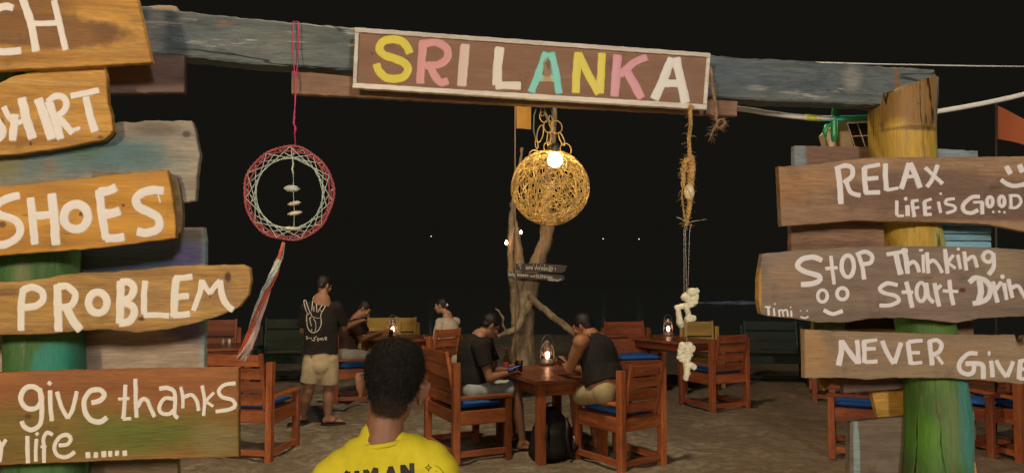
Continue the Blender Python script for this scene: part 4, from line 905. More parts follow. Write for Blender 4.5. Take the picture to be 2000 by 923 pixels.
# ================================================================== TREE
def tree():
    Y = 10.6; C0 = P(1022, 690, Y); C0.z = 0
    t = thing('beach_tree', 'bare pale multi-stemmed tree standing behind the middle table', 'tree', C0)
    n = N('tree_bark'); v = n.coord(False); a = n.noise(v, (5, 5, 1.6), scale=2, detail=7, rough=.7); c = n.noise(v, scale=1.1, detail=3)
    col = n.mix(n.smooth(a, .38, .62), (.16, .12, .07), (.34, .265, .165)); col = n.mix(n.smooth(c, .45, .6, 0, .5), col, (.34, .19, .09))
    n.l(col, n.b.inputs['Base Color']); n.b.inputs['Roughness'].default_value = .85
    b = n.n('ShaderNodeBump', inp={'Strength': .8, 'Distance': .04, 'Height': a}); n.l(b.outputs[0], n.b.inputs['Normal'])
    q = lambda px, py, dy=0: P(px, py, Y + dy) - C0
    k = Y / F
    def limb(name, pts, parent=t):
        D = []; R = []
        for i in range(len(pts) - 1):
            (x0, y0, r0, d0), (x1, y1, r1, d1) = pts[i], pts[i + 1]
            for j in range(9):
                s = j / 9; D.append(q(x0 + (x1 - x0) * s, y0 + (y1 - y0) * s, d0 + (d1 - d0) * s)); R.append((r0 + (r1 - r0) * s) * k)
        D.append(q(*pts[-1][:2], pts[-1][3])); R.append(pts[-1][2] * k)
        for _ in range(2):
            D = [D[0]] + [(D[i - 1] + D[i] * 2 + D[i + 1]) / 4 for i in range(1, len(D) - 1)] + [D[-1]]
        bm = bmesh.new(); rings = add_tube(bm, D, R, 14)
        for ring in rings:
            for vv in ring: vv.co += noise.noise_vector(vv.co * 6) * .045 * .4 + noise.noise_vector(vv.co * 16) * .012 + noise.noise_vector(vv.co * 34) * .006
        return put(name, bm_mesh(name, bm, True), n.m, parent)
    tr = limb('trunk', [(1020, 735, 29, 0), (1021, 700, 25, 0), (1021, 660, 22, 0), (1023, 620, 21, 0), (1028, 590, 21, 0), (1034, 560, 19, 0), (1042, 530, 16, 0), (1054, 500, 15, 0), (1066, 470, 13, 0), (1070, 440, 13, 0), (1068, 400, 11, 0), (1072, 340, 9, .1), (1080, 260, 7, .2), (1084, 200, 5, .2)])
    limb('stem', [(1012, 640, 14, -.1), (1008, 600, 10, -.1), (1003, 560, 8, -.1), (998, 520, 7, -.1), (996, 480, 6, -.1), (998, 440, 6, -.1), (1003, 400, 5, -.05), (1012, 340, 4, .1), (1020, 290, 2.5, .2)])
    limb('stem', [(1024, 620, 12, 0), (1020, 580, 10, 0), (1014, 530, 10, 0), (1011, 490, 10, 0), (1007, 450, 7, 0), (1002, 415, 5, .1), (999, 398, 3, .2)])
    limb('branch', [(1035, 575, 7, -.2), (1044, 588, 6.5, -.25), (1072, 612, 6.5, -.4), (1100, 634, 7, -.6), (1125, 655, 6, -.8)])
    limb('branch', [(1034, 590, 8, -.2), (1022, 615, 7, -.3), (1010, 640, 7, -.4), (990, 650, 5.5, -.45), (972, 656, 4, -.45)])
    limb('twig', [(990, 648, 3, -.45), (982, 636, 2.5, -.45), (983, 620, 2, -.45), (976, 608, 1.4, -.45), (969, 603, 1, -.45)])
    # ragged sprigs far above the photo's frame
    # two dark painted boards
    Yb = Y - .32
    def tb(name, out, label):
        v = [P(x, y, Yb) for x, y in out]; O = v[0]; bm = bmesh.new(); f_ = [bm.verts.new(p - O) for p in v]; b_ = [bm.verts.new(p - O + Vector((0, .02, 0))) for p in v]; m = len(v)
        bm.faces.new(f_); bm.faces.new(b_[::-1])
        for i in range(m): bm.faces.new((f_[i], b_[i], b_[(i + 1) % m], f_[(i + 1) % m]))
        o = put(name, bm_mesh(name, bm), plain('dark_board', (.030, .021, .016), .6, var=.3), None, Matrix.Translation(O)); tag(o, label, 'sign board'); return o
    wp = plain('white_marker', (.50, .47, .40), .6)
    def pen(parent, strokes):
        O = parent.matrix_basis.translation; bm = bmesh.new()
        for s in strokes: add_tube(bm, [P(x, y, Yb - .004) - O for x, y in s], .0055, 4)
        put('painted_writing', bm_mesh('painted_writing', bm), wp, parent)
    def word(parent, txt, x, y, size, rot, lab):
        cu = bpy.data.curves.new('w', 'FONT'); cu.body = txt; cu.size = size * k * 1.3; cu.extrude = .002; cu.offset = .001
        o = bpy.data.objects.new('w', cu); COL.objects.link(o); me = bpy.data.meshes.new_from_object(o.evaluated_get(bpy.context.evaluated_depsgraph_get())); bpy.data.objects.remove(o)
        M = Matrix.Translation(P(x, y, Yb - .004)) @ Matrix.Rotation(math.pi / 2, 4, 'X') @ Matrix.Rotation(rot, 4, 'Z')
        oo = put('painted_writing', me, wp, parent, M); oo['label'] = lab
    b1 = tb('sign_board', [(1007, 514), (1060, 514), (1108, 518), (1104, 528), (1098, 532), (1030, 530), (1008, 527)], 'upper small dark board with white writing nailed across the tree')
    word(b1, 'SIPS WHISKEY !', 1026, 525.5, 6.6, -.05, 'white hand lettering')
    pen(b1, [[(1013, 516), (1019, 516), (1016, 520), (1018, 526)], [(1012, 516), (1015, 520)], [(1072, 519.5), (1079, 519.5), (1075.5, 524), (1075, 529)], [(1072, 519.5), (1075, 524)], [(1072, 529.5), (1078, 529.5)], [(1042, 516), (1042, 518)], [(1048, 516), (1048, 519)], [(1056, 517), (1056, 519)], [(1063, 516.5), (1064, 519)]])
    b2 = tb('sign_board', [(991, 530), (1040, 532), (1100, 537), (1103, 544), (1098, 548), (1060, 546), (992, 542)], 'lower small dark board lettered silly kisses nailed across the tree')
    word(b2, 'Silly kisses', 992, 538, 7.2, -.05, 'white hand lettering'); word(b2, 'and', 1035, 540.5, 5, -.05, 'white hand lettering'); word(b2, 'SUNrise', 1046, 542, 7.2, -.06, 'white hand lettering'); word(b2, 'wishes*', 1070, 548, 6.2, -.05, 'white hand lettering')
    # two small hanging lights
    for (x, y, s, lab) in ((989, 473, 1.0, 'brighter lower light hanging on the left side of the tree'), (1017.5, 453, .8, 'smaller upper light hanging in the fork of the tree')):
        O = P(x, y, Y - .25); g = thing('hanging_light', lab, 'light', O)
        me = lathe('bulb', [(.004, -.03), (.016, -.022), (.020, -.005), (.013, .015), (.004, .03)], 10); b_ = put('bulb', me, emit('white_led', (1.0, .66, .46), 36.), g); b_.scale = (s, s, s)
        put('light_cap', lathe('light_cap', [(.03, .025), (.028, .035), (.012, .05), (.004, .07)], 10), plain('dark_metal', (.05, .045, .04), .4, .6), g)
        put('light_hanger', tube_mesh('light_hanger', [(0, 0, .06), (.02, 0, .10), (.0, .02, .14)], .003, 4), plain('dark_metal', (.05, .045, .04), .4, .6), g)
tree()
def far_lights():
    for (x, y, lab) in ((842, 462, 'tiny distant mast light left of the tree'), (1178, 467, 'tiny distant mast light just right of the tree'), (1248, 467.5, 'tiny distant mast light farthest to the right')):
        Y = 150; O = P(x, y, Y); g = thing('mast_light', lab, 'light', (O.x, O.y, -.6))
        put('mast', tube_mesh('mast', [(0, 0, 0), (0, 0, O.z + .6)], .006, 6), plain('mast_black', (.002, .002, .002), .9), g)
        bm = bmesh.new(); add_ell(bm, (0, 0, O.z + .7), (.09, .09, .09), seg=8, rings=6); put('lamp', bm_mesh('lamp', bm), emit('far_lamp', (.9, .95, 1.0), 2.2), g)
far_lights()
# ================================================================== FURNITURE
TM = {}
def timber(name, p0, p1, w, h, mat, parent, ch=.004):
    """length along p0->p1, w across (horizontal), h the other way; local coords of parent"""
    p0 = Vector(p0); p1 = Vector(p1); d = p1 - p0; L = d.length
    key = (round(L, 3), round(w, 3), round(h, 3), mat.name, name)
    if key not in TM:
        bm = bmesh.new(); c = min(ch, w * .2, h * .2)
        prof = [(-w / 2 + c, -h / 2), (w / 2 - c, -h / 2), (w / 2, -h / 2 + c), (w / 2, h / 2 - c), (w / 2 - c, h / 2), (-w / 2 + c, h / 2), (-w / 2, h / 2 - c), (-w / 2, -h / 2 + c)]
        A = [bm.verts.new((-L / 2, y, z)) for y, z in prof]; B = [bm.verts.new((L / 2, y, z)) for y, z in prof]
        for k in range(8): bm.faces.new((A[k], A[(k + 1) % 8], B[(k + 1) % 8], B[k]))
        bm.faces.new(A[::-1]); bm.faces.new(B)
        TM[key] = bm_mesh(name, bm); TM[key].materials.append(mat)
    dn, s, u = basis(d)
    R = Matrix((dn, -s, u)).transposed().to_4x4()
    if R.determinant() < 0: R = Matrix((dn, s, u)).transposed().to_4x4()
    o = bpy.data.objects.new(name, TM[key]); COL.objects.link(o); o.parent = parent
    o.matrix_basis = Matrix.Translation((p0 + p1) / 2) @ R
    return o
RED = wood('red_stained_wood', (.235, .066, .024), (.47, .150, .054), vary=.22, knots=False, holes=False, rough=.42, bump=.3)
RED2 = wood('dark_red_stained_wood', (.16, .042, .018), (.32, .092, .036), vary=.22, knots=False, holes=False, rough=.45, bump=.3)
OCH = wood('ochre_painted_wood', (.30, .18, .035), (.42, .27, .06), vary=.2, knots=False, holes=False, rough=.5, bump=.3)
TOPM = wood('varnished_table_wood', (.16, .05, .025), (.30, .11, .05), vary=.25, knots=False, holes=False, rough=.30, bump=.15)
BLUE = plain('blue_cushion_fabric', (.018, .115, .42), .85, var=.2, nscale=120, bump=.4)
CUSH = {}
def cushion_mesh(w, d, th):
    key = (round(w, 2), round(d, 2))
    if key in CUSH: return CUSH[key]
    bm = bmesh.new(); nx = 10
    g = bmesh.ops.create_grid(bm, x_segments=nx, y_segments=nx, size=.5)
    top = g['verts'][:]
    me = None
    vs = []
    faces = [[v.index for v in f.verts] for f in bm.faces]; bm.verts.index_update(); co = [v.co.copy() for v in bm.verts]; faces = [[v.index for v in f.verts] for f in bm.faces]; bm.free()
    V = []; Fs = []
    for sgn in (1, -1):
        for c in co:
            ex = 1 - (2 * abs(c.x)) ** 6; ey = 1 - (2 * abs(c.y)) ** 6
            z = sgn * th / 2 * (.15 + .85 * max(0, ex * ey) ** .35)
            V.append((c.x * w, c.y * d, z))
    n = len(co); Fs = [tuple(f) for f in faces] + [tuple(i + n for i in f[::-1]) for f in faces]
    # side
    edge = [i for i, c in enumerate(co) if abs(abs(c.x) - .5) < 1e-5 or abs(abs(c.y) - .5) < 1e-5]
    edge.sort(key=lambda i: math.atan2(co[i].y, co[i].x))
    for a in range(len(edge)): i, j = edge[a], edge[(a + 1) % len(edge)]; Fs.append((i, i + n, j + n, j))
    bm = bmesh.new(); bv = [bm.verts.new(v) for v in V]
    for f in Fs: bm.faces.new([bv[k] for k in f])
    CUSH[key] = bm_mesh('cushion', bm, True); CUSH[key].materials.append(BLUE); return CUSH[key]
def chair(label, loc, face, w=.66, d=.55, mat=RED, cush=True, hb=.90, hp=1.02, nslat=4, sink=.03, arms=True, group='wooden restaurant chairs with blue cushions'):
    """loc: ground point midway between the back posts; face: facing direction (x,y)"""
    f = Vector((face[0], face[1], 0)).normalized(); ang = math.atan2(f.y, f.x) - math.pi / 2
    t = thing('wooden_chair', label, 'chair', (loc[0], loc[1], -sink), ang, group)
    P_ = .062; x = w / 2 - P_ / 2
    for s in (-1, 1):
        timber('back_post', (s * x, 0, 0), (s * x, 0, hb + sink), P_, .07, mat, t)
        timber('front_post', (s * x, d, 0), (s * x, d, .585), P_, .062, mat, t)
        timber('side_rail', (s * x, .036, .60), (s * x, d + .034, .60), .075, .028, mat, t)
        timber('side_apron', (s * x, .036, .415), (s * x, d - .032, .415), .034, .13, mat, t)
        timber('side_stretcher', (s * x, .036, .085), (s * x, d - .032, .085), .034, .055, mat, t)
    timber('front_apron', (-x + .032, d, .42), (x - .032, d, .42), .034, .11, mat, t)
    timber('back_apron', (-x + .032, 0, .42), (x - .032, 0, .42), .034, .11, mat, t)
    timber('back_stretcher', (-x + .032, 0, .085), (x - .032, 0, .085), .034, .055, mat, t)
    timber('seat_board', (-w / 2 + .07, d / 2, .470), (w / 2 - .07, d / 2, .470), d - .08, .02, mat, t)
    if cush:
        o = bpy.data.objects.new('cushion', cushion_mesh(w - .135, d - .07, .075)); COL.objects.link(o); o.parent = t; o.location = (0, d / 2 + .0, .518)
    # reclined back panel standing a little higher than the posts
    bw = w - .14; z0, z1 = .49, hp; y0, y1 = .028, -.075
    lean = lambda z: y0 + (y1 - y0) * (z - z0) / (z1 - z0)
    for s in (-1, 1): timber('back_stile', (s * (bw / 2 - .022), lean(z0), z0), (s * (bw / 2 - .022), lean(z1), z1), .036, .034, mat, t)
    hgt = (z1 - z0 - .02) / (nslat + .0) 
    for i in range(nslat):
        zc = z1 - hgt * (i + .5)
        timber('back_slat', (-bw / 2 + .04, lean(zc) , zc), (bw / 2 - .04, lean(zc), zc), .022, hgt - .020, mat, t)
    return t
def ctr(A, B): return ((A[0] + B[0]) / 2, (A[1] + B[1]) / 2)
A = Vector((-.513, 6.92)); wd = Vector((-.43, .90)).normalized(); B_ = A + wd * .85
chair('large chair with blue cushion holding the man in the black T-shirt', (A + wd * .41), (.90, .43), .85, .53, hp=1.03)
A2 = Vector((.945, 6.58)); wd2 = Vector((.83, .56)).normalized()
chair('chair with its slatted back to the camera holding the man in the black tank top', (A2 + wd2 * .27), (-.56, .83), .56, .62, hb=.87, hp=.95)
chair('chair back turned to the camera left, beyond the swinging tassel', (-2.60, 7.05), (.16, .98), .74, .55, hp=1.01)
chair('chair holding the woman in the pale blouse', P(868, 735, 10.2).to_2d(), (-.75, .66), .62, .52, hp=1.02)
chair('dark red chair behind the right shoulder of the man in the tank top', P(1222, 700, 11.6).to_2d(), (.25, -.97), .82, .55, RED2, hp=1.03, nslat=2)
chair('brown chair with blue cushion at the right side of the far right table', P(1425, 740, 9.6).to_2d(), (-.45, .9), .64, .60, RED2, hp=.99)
chair('ochre chair at the back of the far right table, behind the coral chime', P(1366, 700, 12.0).to_2d(), (-.1, -.99), .62, .5, OCH, cush=False, hp=1.01, nslat=2)
chair('left ochre chair beyond the table lantern behind the boy', P(745, 700, 12.9).to_2d(), (.05, -1), .66, .5, OCH, cush=False, hp=1.02, nslat=2)
chair('right ochre chair beyond the table lantern behind the boy', P(792, 700, 12.9).to_2d(), (-.05, -1), .50, .5, OCH, cush=False, hp=1.02, nslat=2)
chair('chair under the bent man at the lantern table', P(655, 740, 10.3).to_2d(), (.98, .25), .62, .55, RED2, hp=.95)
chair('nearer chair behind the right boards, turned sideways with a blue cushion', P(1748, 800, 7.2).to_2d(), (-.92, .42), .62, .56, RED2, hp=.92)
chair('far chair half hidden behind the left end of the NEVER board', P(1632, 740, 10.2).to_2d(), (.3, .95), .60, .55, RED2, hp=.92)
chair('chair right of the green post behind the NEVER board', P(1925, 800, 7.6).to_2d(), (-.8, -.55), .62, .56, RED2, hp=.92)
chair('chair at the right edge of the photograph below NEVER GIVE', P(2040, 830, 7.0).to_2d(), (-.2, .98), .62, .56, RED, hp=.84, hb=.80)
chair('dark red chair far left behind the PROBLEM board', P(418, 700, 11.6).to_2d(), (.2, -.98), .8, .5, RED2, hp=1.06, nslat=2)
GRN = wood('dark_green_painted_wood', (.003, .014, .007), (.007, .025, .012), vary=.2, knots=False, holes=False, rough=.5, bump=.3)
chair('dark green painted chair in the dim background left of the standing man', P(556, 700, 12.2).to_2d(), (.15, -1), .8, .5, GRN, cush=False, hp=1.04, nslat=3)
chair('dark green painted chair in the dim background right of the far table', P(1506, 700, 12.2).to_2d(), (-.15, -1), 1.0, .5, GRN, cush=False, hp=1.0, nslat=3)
def table(label, corner, a, b, la, lb, h=.75, mat=RED):
    """corner nearest the camera, edge directions a,b and lengths"""
    a = Vector((a[0], a[1], 0)).normalized(); b = Vector((b[0], b[1], 0)).normalized()
    c = Vector((corner[0], corner[1], 0)) + a * la / 2 + b * lb / 2
    ang = math.atan2(b.y, b.x)
    t = thing('wooden_table', label, 'table', (c.x, c.y, 0), ang, 'wooden restaurant tables')
    n = 5; pw = la / n
    for i in range(n):
        y = -la / 2 + pw * (i + .5); timber('tabletop_plank', (-lb / 2, y, h - .018), (lb / 2, y, h - .018), pw - .004, .036, TOPM, t)
    for sx in (-1, 1):
        for sy in (-1, 1): timber('leg', (sx * (lb / 2 - .075), sy * (la / 2 - .075), -.05), (sx * (lb / 2 - .075), sy * (la / 2 - .075), h - .038), .08, .08, mat, t)
    for s in (-1, 1):
        timber('apron', (-lb / 2 + .118, s * (la / 2 - .075), h - .095), (lb / 2 - .118, s * (la / 2 - .075), h - .095), .03, .11, mat, t)
        timber('apron', (s * (lb / 2 - .075), -la / 2 + .118, h - .095), (s * (lb / 2 - .075), la / 2 - .118, h - .095), .03, .11, mat, t)
    return t
table('middle table with a lantern and drinks between the two seated men', (.245, 6.80), (-.43, .9), (.92, .39), 1.12, .80)
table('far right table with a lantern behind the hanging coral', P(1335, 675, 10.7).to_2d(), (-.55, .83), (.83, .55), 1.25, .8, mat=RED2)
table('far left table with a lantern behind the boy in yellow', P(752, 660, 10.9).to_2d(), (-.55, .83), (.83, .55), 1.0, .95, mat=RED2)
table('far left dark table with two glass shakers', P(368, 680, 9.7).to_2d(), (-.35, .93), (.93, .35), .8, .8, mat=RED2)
# ---- lanterns
MET = plain('lantern_metal', (.42, .34, .30), .38, .45, var=.2)
def lantern(label, pos, s=1.0):
    t = thing('table_lantern', label, 'lantern', pos, .4, 'hurricane lanterns on the tables'); k = s
    put('fuel_tank', lathe('fuel_tank', [(.05 * k, 0), (.062 * k, .006 * k), (.062 * k, .03 * k), (.045 * k, .045 * k), (.022 * k, .055 * k)], 20), MET, t)
    put('glass_globe', lathe('glass_globe', [(.024 * k, .056 * k), (.036 * k, .075 * k), (.041 * k, .095 * k), (.036 * k, .125 * k), (.026 * k, .155 * k)], 20), glass('lantern_glass', (1, .93, .9), .38), t)
    bm = bmesh.new(); add_ell(bm, (0, 0, .085 * k), (.013 * k, .013 * k, .022 * k), seg=10, rings=8)
    put('flame', bm_mesh('flame', bm, True), emit('lantern_flame', (1.0, .50, .27), 190.), t)
    put('chimney_cap', lathe('chimney_cap', [(.030 * k, .156 * k), (.034 * k, .165 * k), (.022 * k, .18 * k), (.028 * k, .195 * k), (.010 * k, .205 * k)], 16), MET, t)
    for sx in (-1, 1): put('side_tube', tube_mesh('side_tube', [(sx * .052 * k, 0, .02 * k), (sx * .066 * k, 0, .07 * k), (sx * .060 * k, 0, .13 * k), (sx * .034 * k, 0, .178 * k), (sx * .018 * k, 0, .185 * k)], .0045 * k, 6), MET, t)
    for a in (0, 1): put('wire_guard', tube_mesh('wire_guard', [(-.05 * k * math.cos(a * 1.57), -.05 * k * math.sin(a * 1.57), .10 * k), (0, 0, .10 * k + 1e-4)][:1] + [(.045 * k * math.cos(u), .045 * k * math.sin(u), (.085 + a * .04) * k) for u in [6.283 * j / 16 for j in range(17)]][1:], .0016 * k, 4), MET, t)
    put('handle', tube_mesh('handle', [(.06 * k * math.cos(u), 0, .15 * k + .10 * k * math.sin(u)) for u in [math.pi * j / 12 for j in range(13)]], .0022 * k, 5), MET, t)
    return t
def on_table(px, py, h=.75): p = Gd(px, py, h); return p
lantern('lantern on the middle table between the two seated men', on_table(1069, 712), 1.28)
lantern('lantern on the far right table left of the coral chime', on_table(1305, 655), 1.35)
lantern('lantern on the far left table above the boy\'s head', on_table(767, 656.5), 1.35)
# ---- drinks, phones, shakers
def bottle(label, pos):
    t = thing('bottle', label, 'bottle', pos)
    put('glass_body', lathe('glass_body', [(.028, 0), (.032, .004), (.032, .11), (.026, .145), (.013, .17), (.012, .215)], 16), glass('bottle_glass', (.45, .32, .25)), t)
    put('label_band', lathe('label_band', [(.0330, .045), (.0332, .046), (.0332, .092), (.0330, .093)], 16), plain('red_label', (.45, .10, .07), .5), t)
    put('cap', lathe('cap', [(.014, .216), (.014, .232), (.010, .234)], 12), plain('red_cap', (.4, .05, .04), .4), t)
bottle('soda bottle with red label on the middle table beside the man in the black T-shirt', on_table(989, 724))
def tumbler(label, pos, fill=(.10, .03, .02), s=1.0):
    t = thing('drinking_glass', label, 'glass', pos)
    put('glass_wall', lathe('glass_wall', [(.026 * s, 0), (.036 * s, .11 * s), (.033 * s, .108 * s), (.023 * s, .006)], 16), glass('clear_glass'), t)
    put('drink', lathe('drink', [(.0225 * s, .008), (.030 * s, .075 * s), (.002, .076 * s)], 14), plain('dark_drink', fill, .2), t)
tumbler('left drinking glass of dark soda on the middle table', on_table(1002, 728)); tumbler('right drinking glass of dark soda on the middle table', on_table(1015, 725))
tumbler('glass with pale drink before the lantern behind the boy', on_table(765, 658) + Vector((0, -.08, 0)), (.5, .35, .33), 1.2)
def shaker(label, pos, c):
    t = thing('shaker', label, 'shaker', pos); put('glass_jar', lathe('glass_jar', [(.026, 0), (.017, .075)], 12), plain(c[0], c[1], .25), t); put('lid', lathe('lid', [(.018, .076), (.018, .088), (.008, .098)], 12), plain('steel_lid', (.3, .3, .3), .3, .8), t)
shaker('left brownish shaker on the far left dark table', on_table(436, 672) , ('pepper', (.38, .33, .27))); shaker('right white shaker on the far left dark table', on_table(448, 672), ('salt', (.75, .73, .70)))
# ================================================================== BACKPACK
def backpack():
    C0 = Gd(1078, 893); C0.z = -.01
    t = thing('backpack', 'black backpack standing on the sand between the two seated men', 'backpack', C0, .25)
    blk = plain('black_nylon', (.016, .015, .014), .6, var=.3, nscale=60, bump=.5)
    V = Vector
    me = fuse('bag_body', [('cone', V((-.02, 0, .08)), V((.0, 0, .30)), .17, .15, .58, (1, 0, 0), True), ('cone', V((0, 0, .30)), V((-.02, .01, .42)), .15, .10, .6, (1, 0, 0), True), ('cone', V((-.03, -.08, .09)), V((-.02, -.07, .24)), .12, .10, .45, (1, 0, 0), True), ('cone', V((.13, 0, .05)), V((.16, -.03, .10)), .06, .05, .8, None, True)], .012, 4, bump=.006)
    put('bag_body', me, blk, t); t.scale = (1.25, 1.1, .98)
    for s in (-.07, .09): put('shoulder_strap', tube_mesh('shoulder_strap', [(s, -.09, .40), (s - .01, -.145, .34), (s - .02, -.16, .24), (s, -.14, .12), (s + .03, -.11, .04)], .014, 6), plain('black_webbing', (.03, .028, .026), .5), t)
    put('carry_loop', tube_mesh('carry_loop', [(-.05, -.01, .50), (-.03, -.01, .535), (.01, -.01, .535), (.03, -.01, .50)], .008, 6), plain('black_webbing', (.03, .028, .026), .5), t)
    put('zip', tube_mesh('zip', [(.155, -.06, .22), (.16, -.07, .19), (.155, -.075, .16)], .005, 5), plain('pale_zip', (.5, .5, .5), .3), t)
backpack()
# pale rumpled cloth/paper on the sand behind the standing man
def litter():
    for i, (x, y, w_, h_, lab) in enumerate(((655, 781, 34, 4, 'long pale scrap of cloth lying on sand behind the standing man'), (662, 799, 14, 4, 'small pale scrap on sand right of the standing man\'s feet'), (690, 771, 20, 5, 'greyish rag on sand further right behind the boy\'s head'))):
        c = Gd(x, y); c.z = .0; k = c.y / F; V = []; Fs = []; n = 9
        for a in range(n):
            for b_ in range(5):
                u = a / (n - 1) - .5; v = b_ / 4 - .5
                V.append((u * w_ * 2 * k * (1 + .2 * noise.noise(Vector((v * 3, i, 0)))), v * h_ * k * 9 * (1 + .4 * noise.noise(Vector((u * 4, i, 5)))), .018 + .02 * noise.noise(Vector((u * 6, v * 6, i * 3)))))
        for a in range(n - 1):
            for b_ in range(4): p = a * 5 + b_; Fs.append((p, p + 5, p + 6, p + 1))
        me = mesh_from('cloth_scrap', V, Fs, True); o = put('cloth_scrap', me, plain('pale_rag', (.42, .41, .38), .9, var=.25), None, Matrix.Translation(c)); tag(o, lab, 'cloth scrap')
litter()
# ================================================================== PEOPLE
V3 = Vector
SKIN = lambda nm, c: plain(nm, c, .55, var=.10, nscale=22, bump=.08)
def head_prims(c, f, u, k=1.0):
    """head centred at c, looking along f, crown along u; k=1: 0.23 m tall"""
    f = V3(f).normalized(); u = V3(u); u = (u - f * u.dot(f)).normalized(); s = f.cross(u)
    R = Matrix((s, f, u)).transposed(); w = lambda x, y, z: V3(c) + (s * x + f * y + u * z) * k
    E = lambda x, y, z, a, b_, d: ('ell', w(x, y, z), (a * k, b_ * k, d * k), R)
    pr = [E(0, -.012, .030, .074, .092, .085), E(0, .020, -.035, .060, .070, .075), E(0, .052, -.085, .032, .030, .026), E(0, .076, .030, .050, .018, .022), E(0, .060, -.02, .052, .036, .05),
          ('cone', w(0, .088, .012), w(0, .112, -.030), .009 * k, .016 * k, .9, None, True), E(.012, .100, -.034, .009, .011, .008), E(-.012, .100, -.034, .009, .011, .008),
          E(0, .090, -.060, .024, .012, .007), E(0, .087, -.071, .021, .012, .007), E(.034, .075, -.01, .022, .02, .02), E(-.034, .075, -.01, .022, .02, .02)]
    for sg in (-1, 1):
        pr += [('cone', w(sg * .076, -.004, .018), w(sg * .073, .002, -.028), .017 * k, .010 * k, .45, s, True), ('cone', w(sg * .083, -.014, .022), w(sg * .077, -.008, -.02), .011 * k, .008 * k, .6, s, True)]
    return pr, w, R
def hand_prims(wr, d, pn, k=1.0, curl=.35, thumb=1):
    """wrist, direction, palm normal; five separate fingers"""
    d = V3(d).normalized(); pn = V3(pn); pn = (pn - d * pn.dot(d)).normalized(); s = d.cross(pn) * thumb
    w = lambda x, y, z: V3(wr) + (s * x + d * y + pn * z) * k
    pr = [('cone', w(0, .0, 0), w(0, .085, 0), .030 * k, .040 * k, .42, s, True)]
    for i, (x, L) in enumerate(((-.031, .062), (-.011, .074), (.010, .078), (.030, .070))):
        a = w(x, .085, 0); c1 = curl * (.7 + .12 * i)
        b1 = w(x * 1.12, .085 + L * .5 * math.cos(c1), L * .5 * math.sin(c1)); b2 = w(x * 1.15, .085 + L * .5 * math.cos(c1) + L * .5 * math.cos(c1 * 2.1), L * .5 * math.sin(c1) + L * .5 * math.sin(c1 * 2.1))
        pr += [('cone', a, b1, .0092 * k, .0085 * k, 1, None, True), ('cone', b1, b2, .0085 * k, .007 * k, 1, None, True)]
    pr += [('cone', w(.026, .025, .004), w(.055, .058, .018), .013 * k, .010 * k, 1, None, True), ('cone', w(.055, .058, .018), w(.060, .090, .026), .010 * k, .008 * k, 1, None, True)]
    return pr
def cone(a, b_, r0, r1, flat=1, side=None, balls=True): return ('cone', V3(a), V3(b_), r0, r1, flat, side, balls)
def foot_prims(an, toe, k=1.0, z=0.0):
    an = V3(an); t = V3(toe) - an; t.z = 0; t.normalize(); s = V3((-t.y, t.x, 0))
    base = V3((an.x, an.y, z + .035)); pr = [cone(an, base - t * .03, .040 * k, .034 * k), cone(base - t * .035, base + t * .13 * k + V3((0, 0, -.008)), .034 * k, .042 * k, .60, s), cone(an, base + t * .08 * k, .036 * k, .030 * k)]
    for i in range(5):
        o = s * (i - 2) * .0165 * k; pr.append(cone(base + t * .14 * k + o + V3((0, 0, -.012)), base + t * (.185 - abs(i - 1.2) * .010) * k + o + V3((0, 0, -.016)), .011 * k, .009 * k))
    return pr
def hair_mesh(c, w, R, k, cut, vox=.006, extra=(), bump=.004):
    pr = [('ell', w(0, -.018, .040), (.083 * k, .098 * k, .088 * k), R)] + list(extra)
    me = fuse('hair', pr, vox, 2, bump)
    return me
def clip_mesh(me, keep):
    bm = bmesh.new(); bm.from_mesh(me); dl = [v for v in bm.verts if not keep(v.co)]; bmesh.ops.delete(bm, geom=dl, context='VERTS'); bm.to_mesh(me); bm.free()
def strands(name, me, cnt, length, rad, down, mat, parent, flow=.6, seed=1):
    """short hairs rooted over a hair cap"""
    rnd = random.Random(seed); polys = [p for p in me.polygons]; bm = bmesh.new()
    for _ in range(cnt):
        p = rnd.choice(polys); c = p.center; nrm = p.normal; d = (nrm * (1 - flow) + V3(down) * flow + V3((rnd.gauss(0, .3), rnd.gauss(0, .3), rnd.gauss(0, .3)))).normalized(); L = length * rnd.uniform(.6, 1.2)
        s = d.cross(nrm); s = s.normalized() * rad if s.length > 1e-4 else V3((rad, 0, 0))
        c = c - nrm * .001 + V3((rnd.gauss(0, .003), rnd.gauss(0, .003), rnd.gauss(0, .003)))
        a = bm.verts.new(c - s); b_ = bm.verts.new(c + s); m1 = bm.verts.new(c + d * L * .6 + nrm * L * .15 - s * .6); m2 = bm.verts.new(c + d * L * .6 + nrm * L * .15 + s * .6); e = bm.verts.new(c + d * L)
        bm.faces.new((a, b_, m2, m1)); bm.faces.new((m1, m2, e))
    m_ = bpy.data.meshes.new(name); bm.to_mesh(m_); bm.free(); return put(name, m_, mat, parent)
HAIRM = plain('black_hair', (.012, .010, .009), .5, var=.4, nscale=200, bump=.8)
def wrinkle(me, amp, sc_=7, seed=0):
    nv = [n_.vector.copy() for n_ in me.vertex_normals]
    for v in me.vertices:
        c = v.co; n = noise.noise(V3((c.x * sc_ + seed, c.y * sc_, c.z * sc_ * .6))) + .5 * noise.noise(V3((c.x * sc_ * 2.3, c.y * sc_ * 2.3 + seed, c.z * sc_ * 1.2)))
        v.co += nv[v.index] * n * amp
def person(label, loc): return thing('person', label, 'person', loc)
def eyes(w, k, R, parent, O):
    for sg in (-1, 1):
        bm = bmesh.new(); add_ell(bm, w(sg * .031, .083, .006) - O, (.0125 * k, .010 * k, .0095 * k), R, 12, 8); put('eye', bm_mesh('eye', bm, True), plain('eye_dark', (.06, .045, .04), .2), parent)
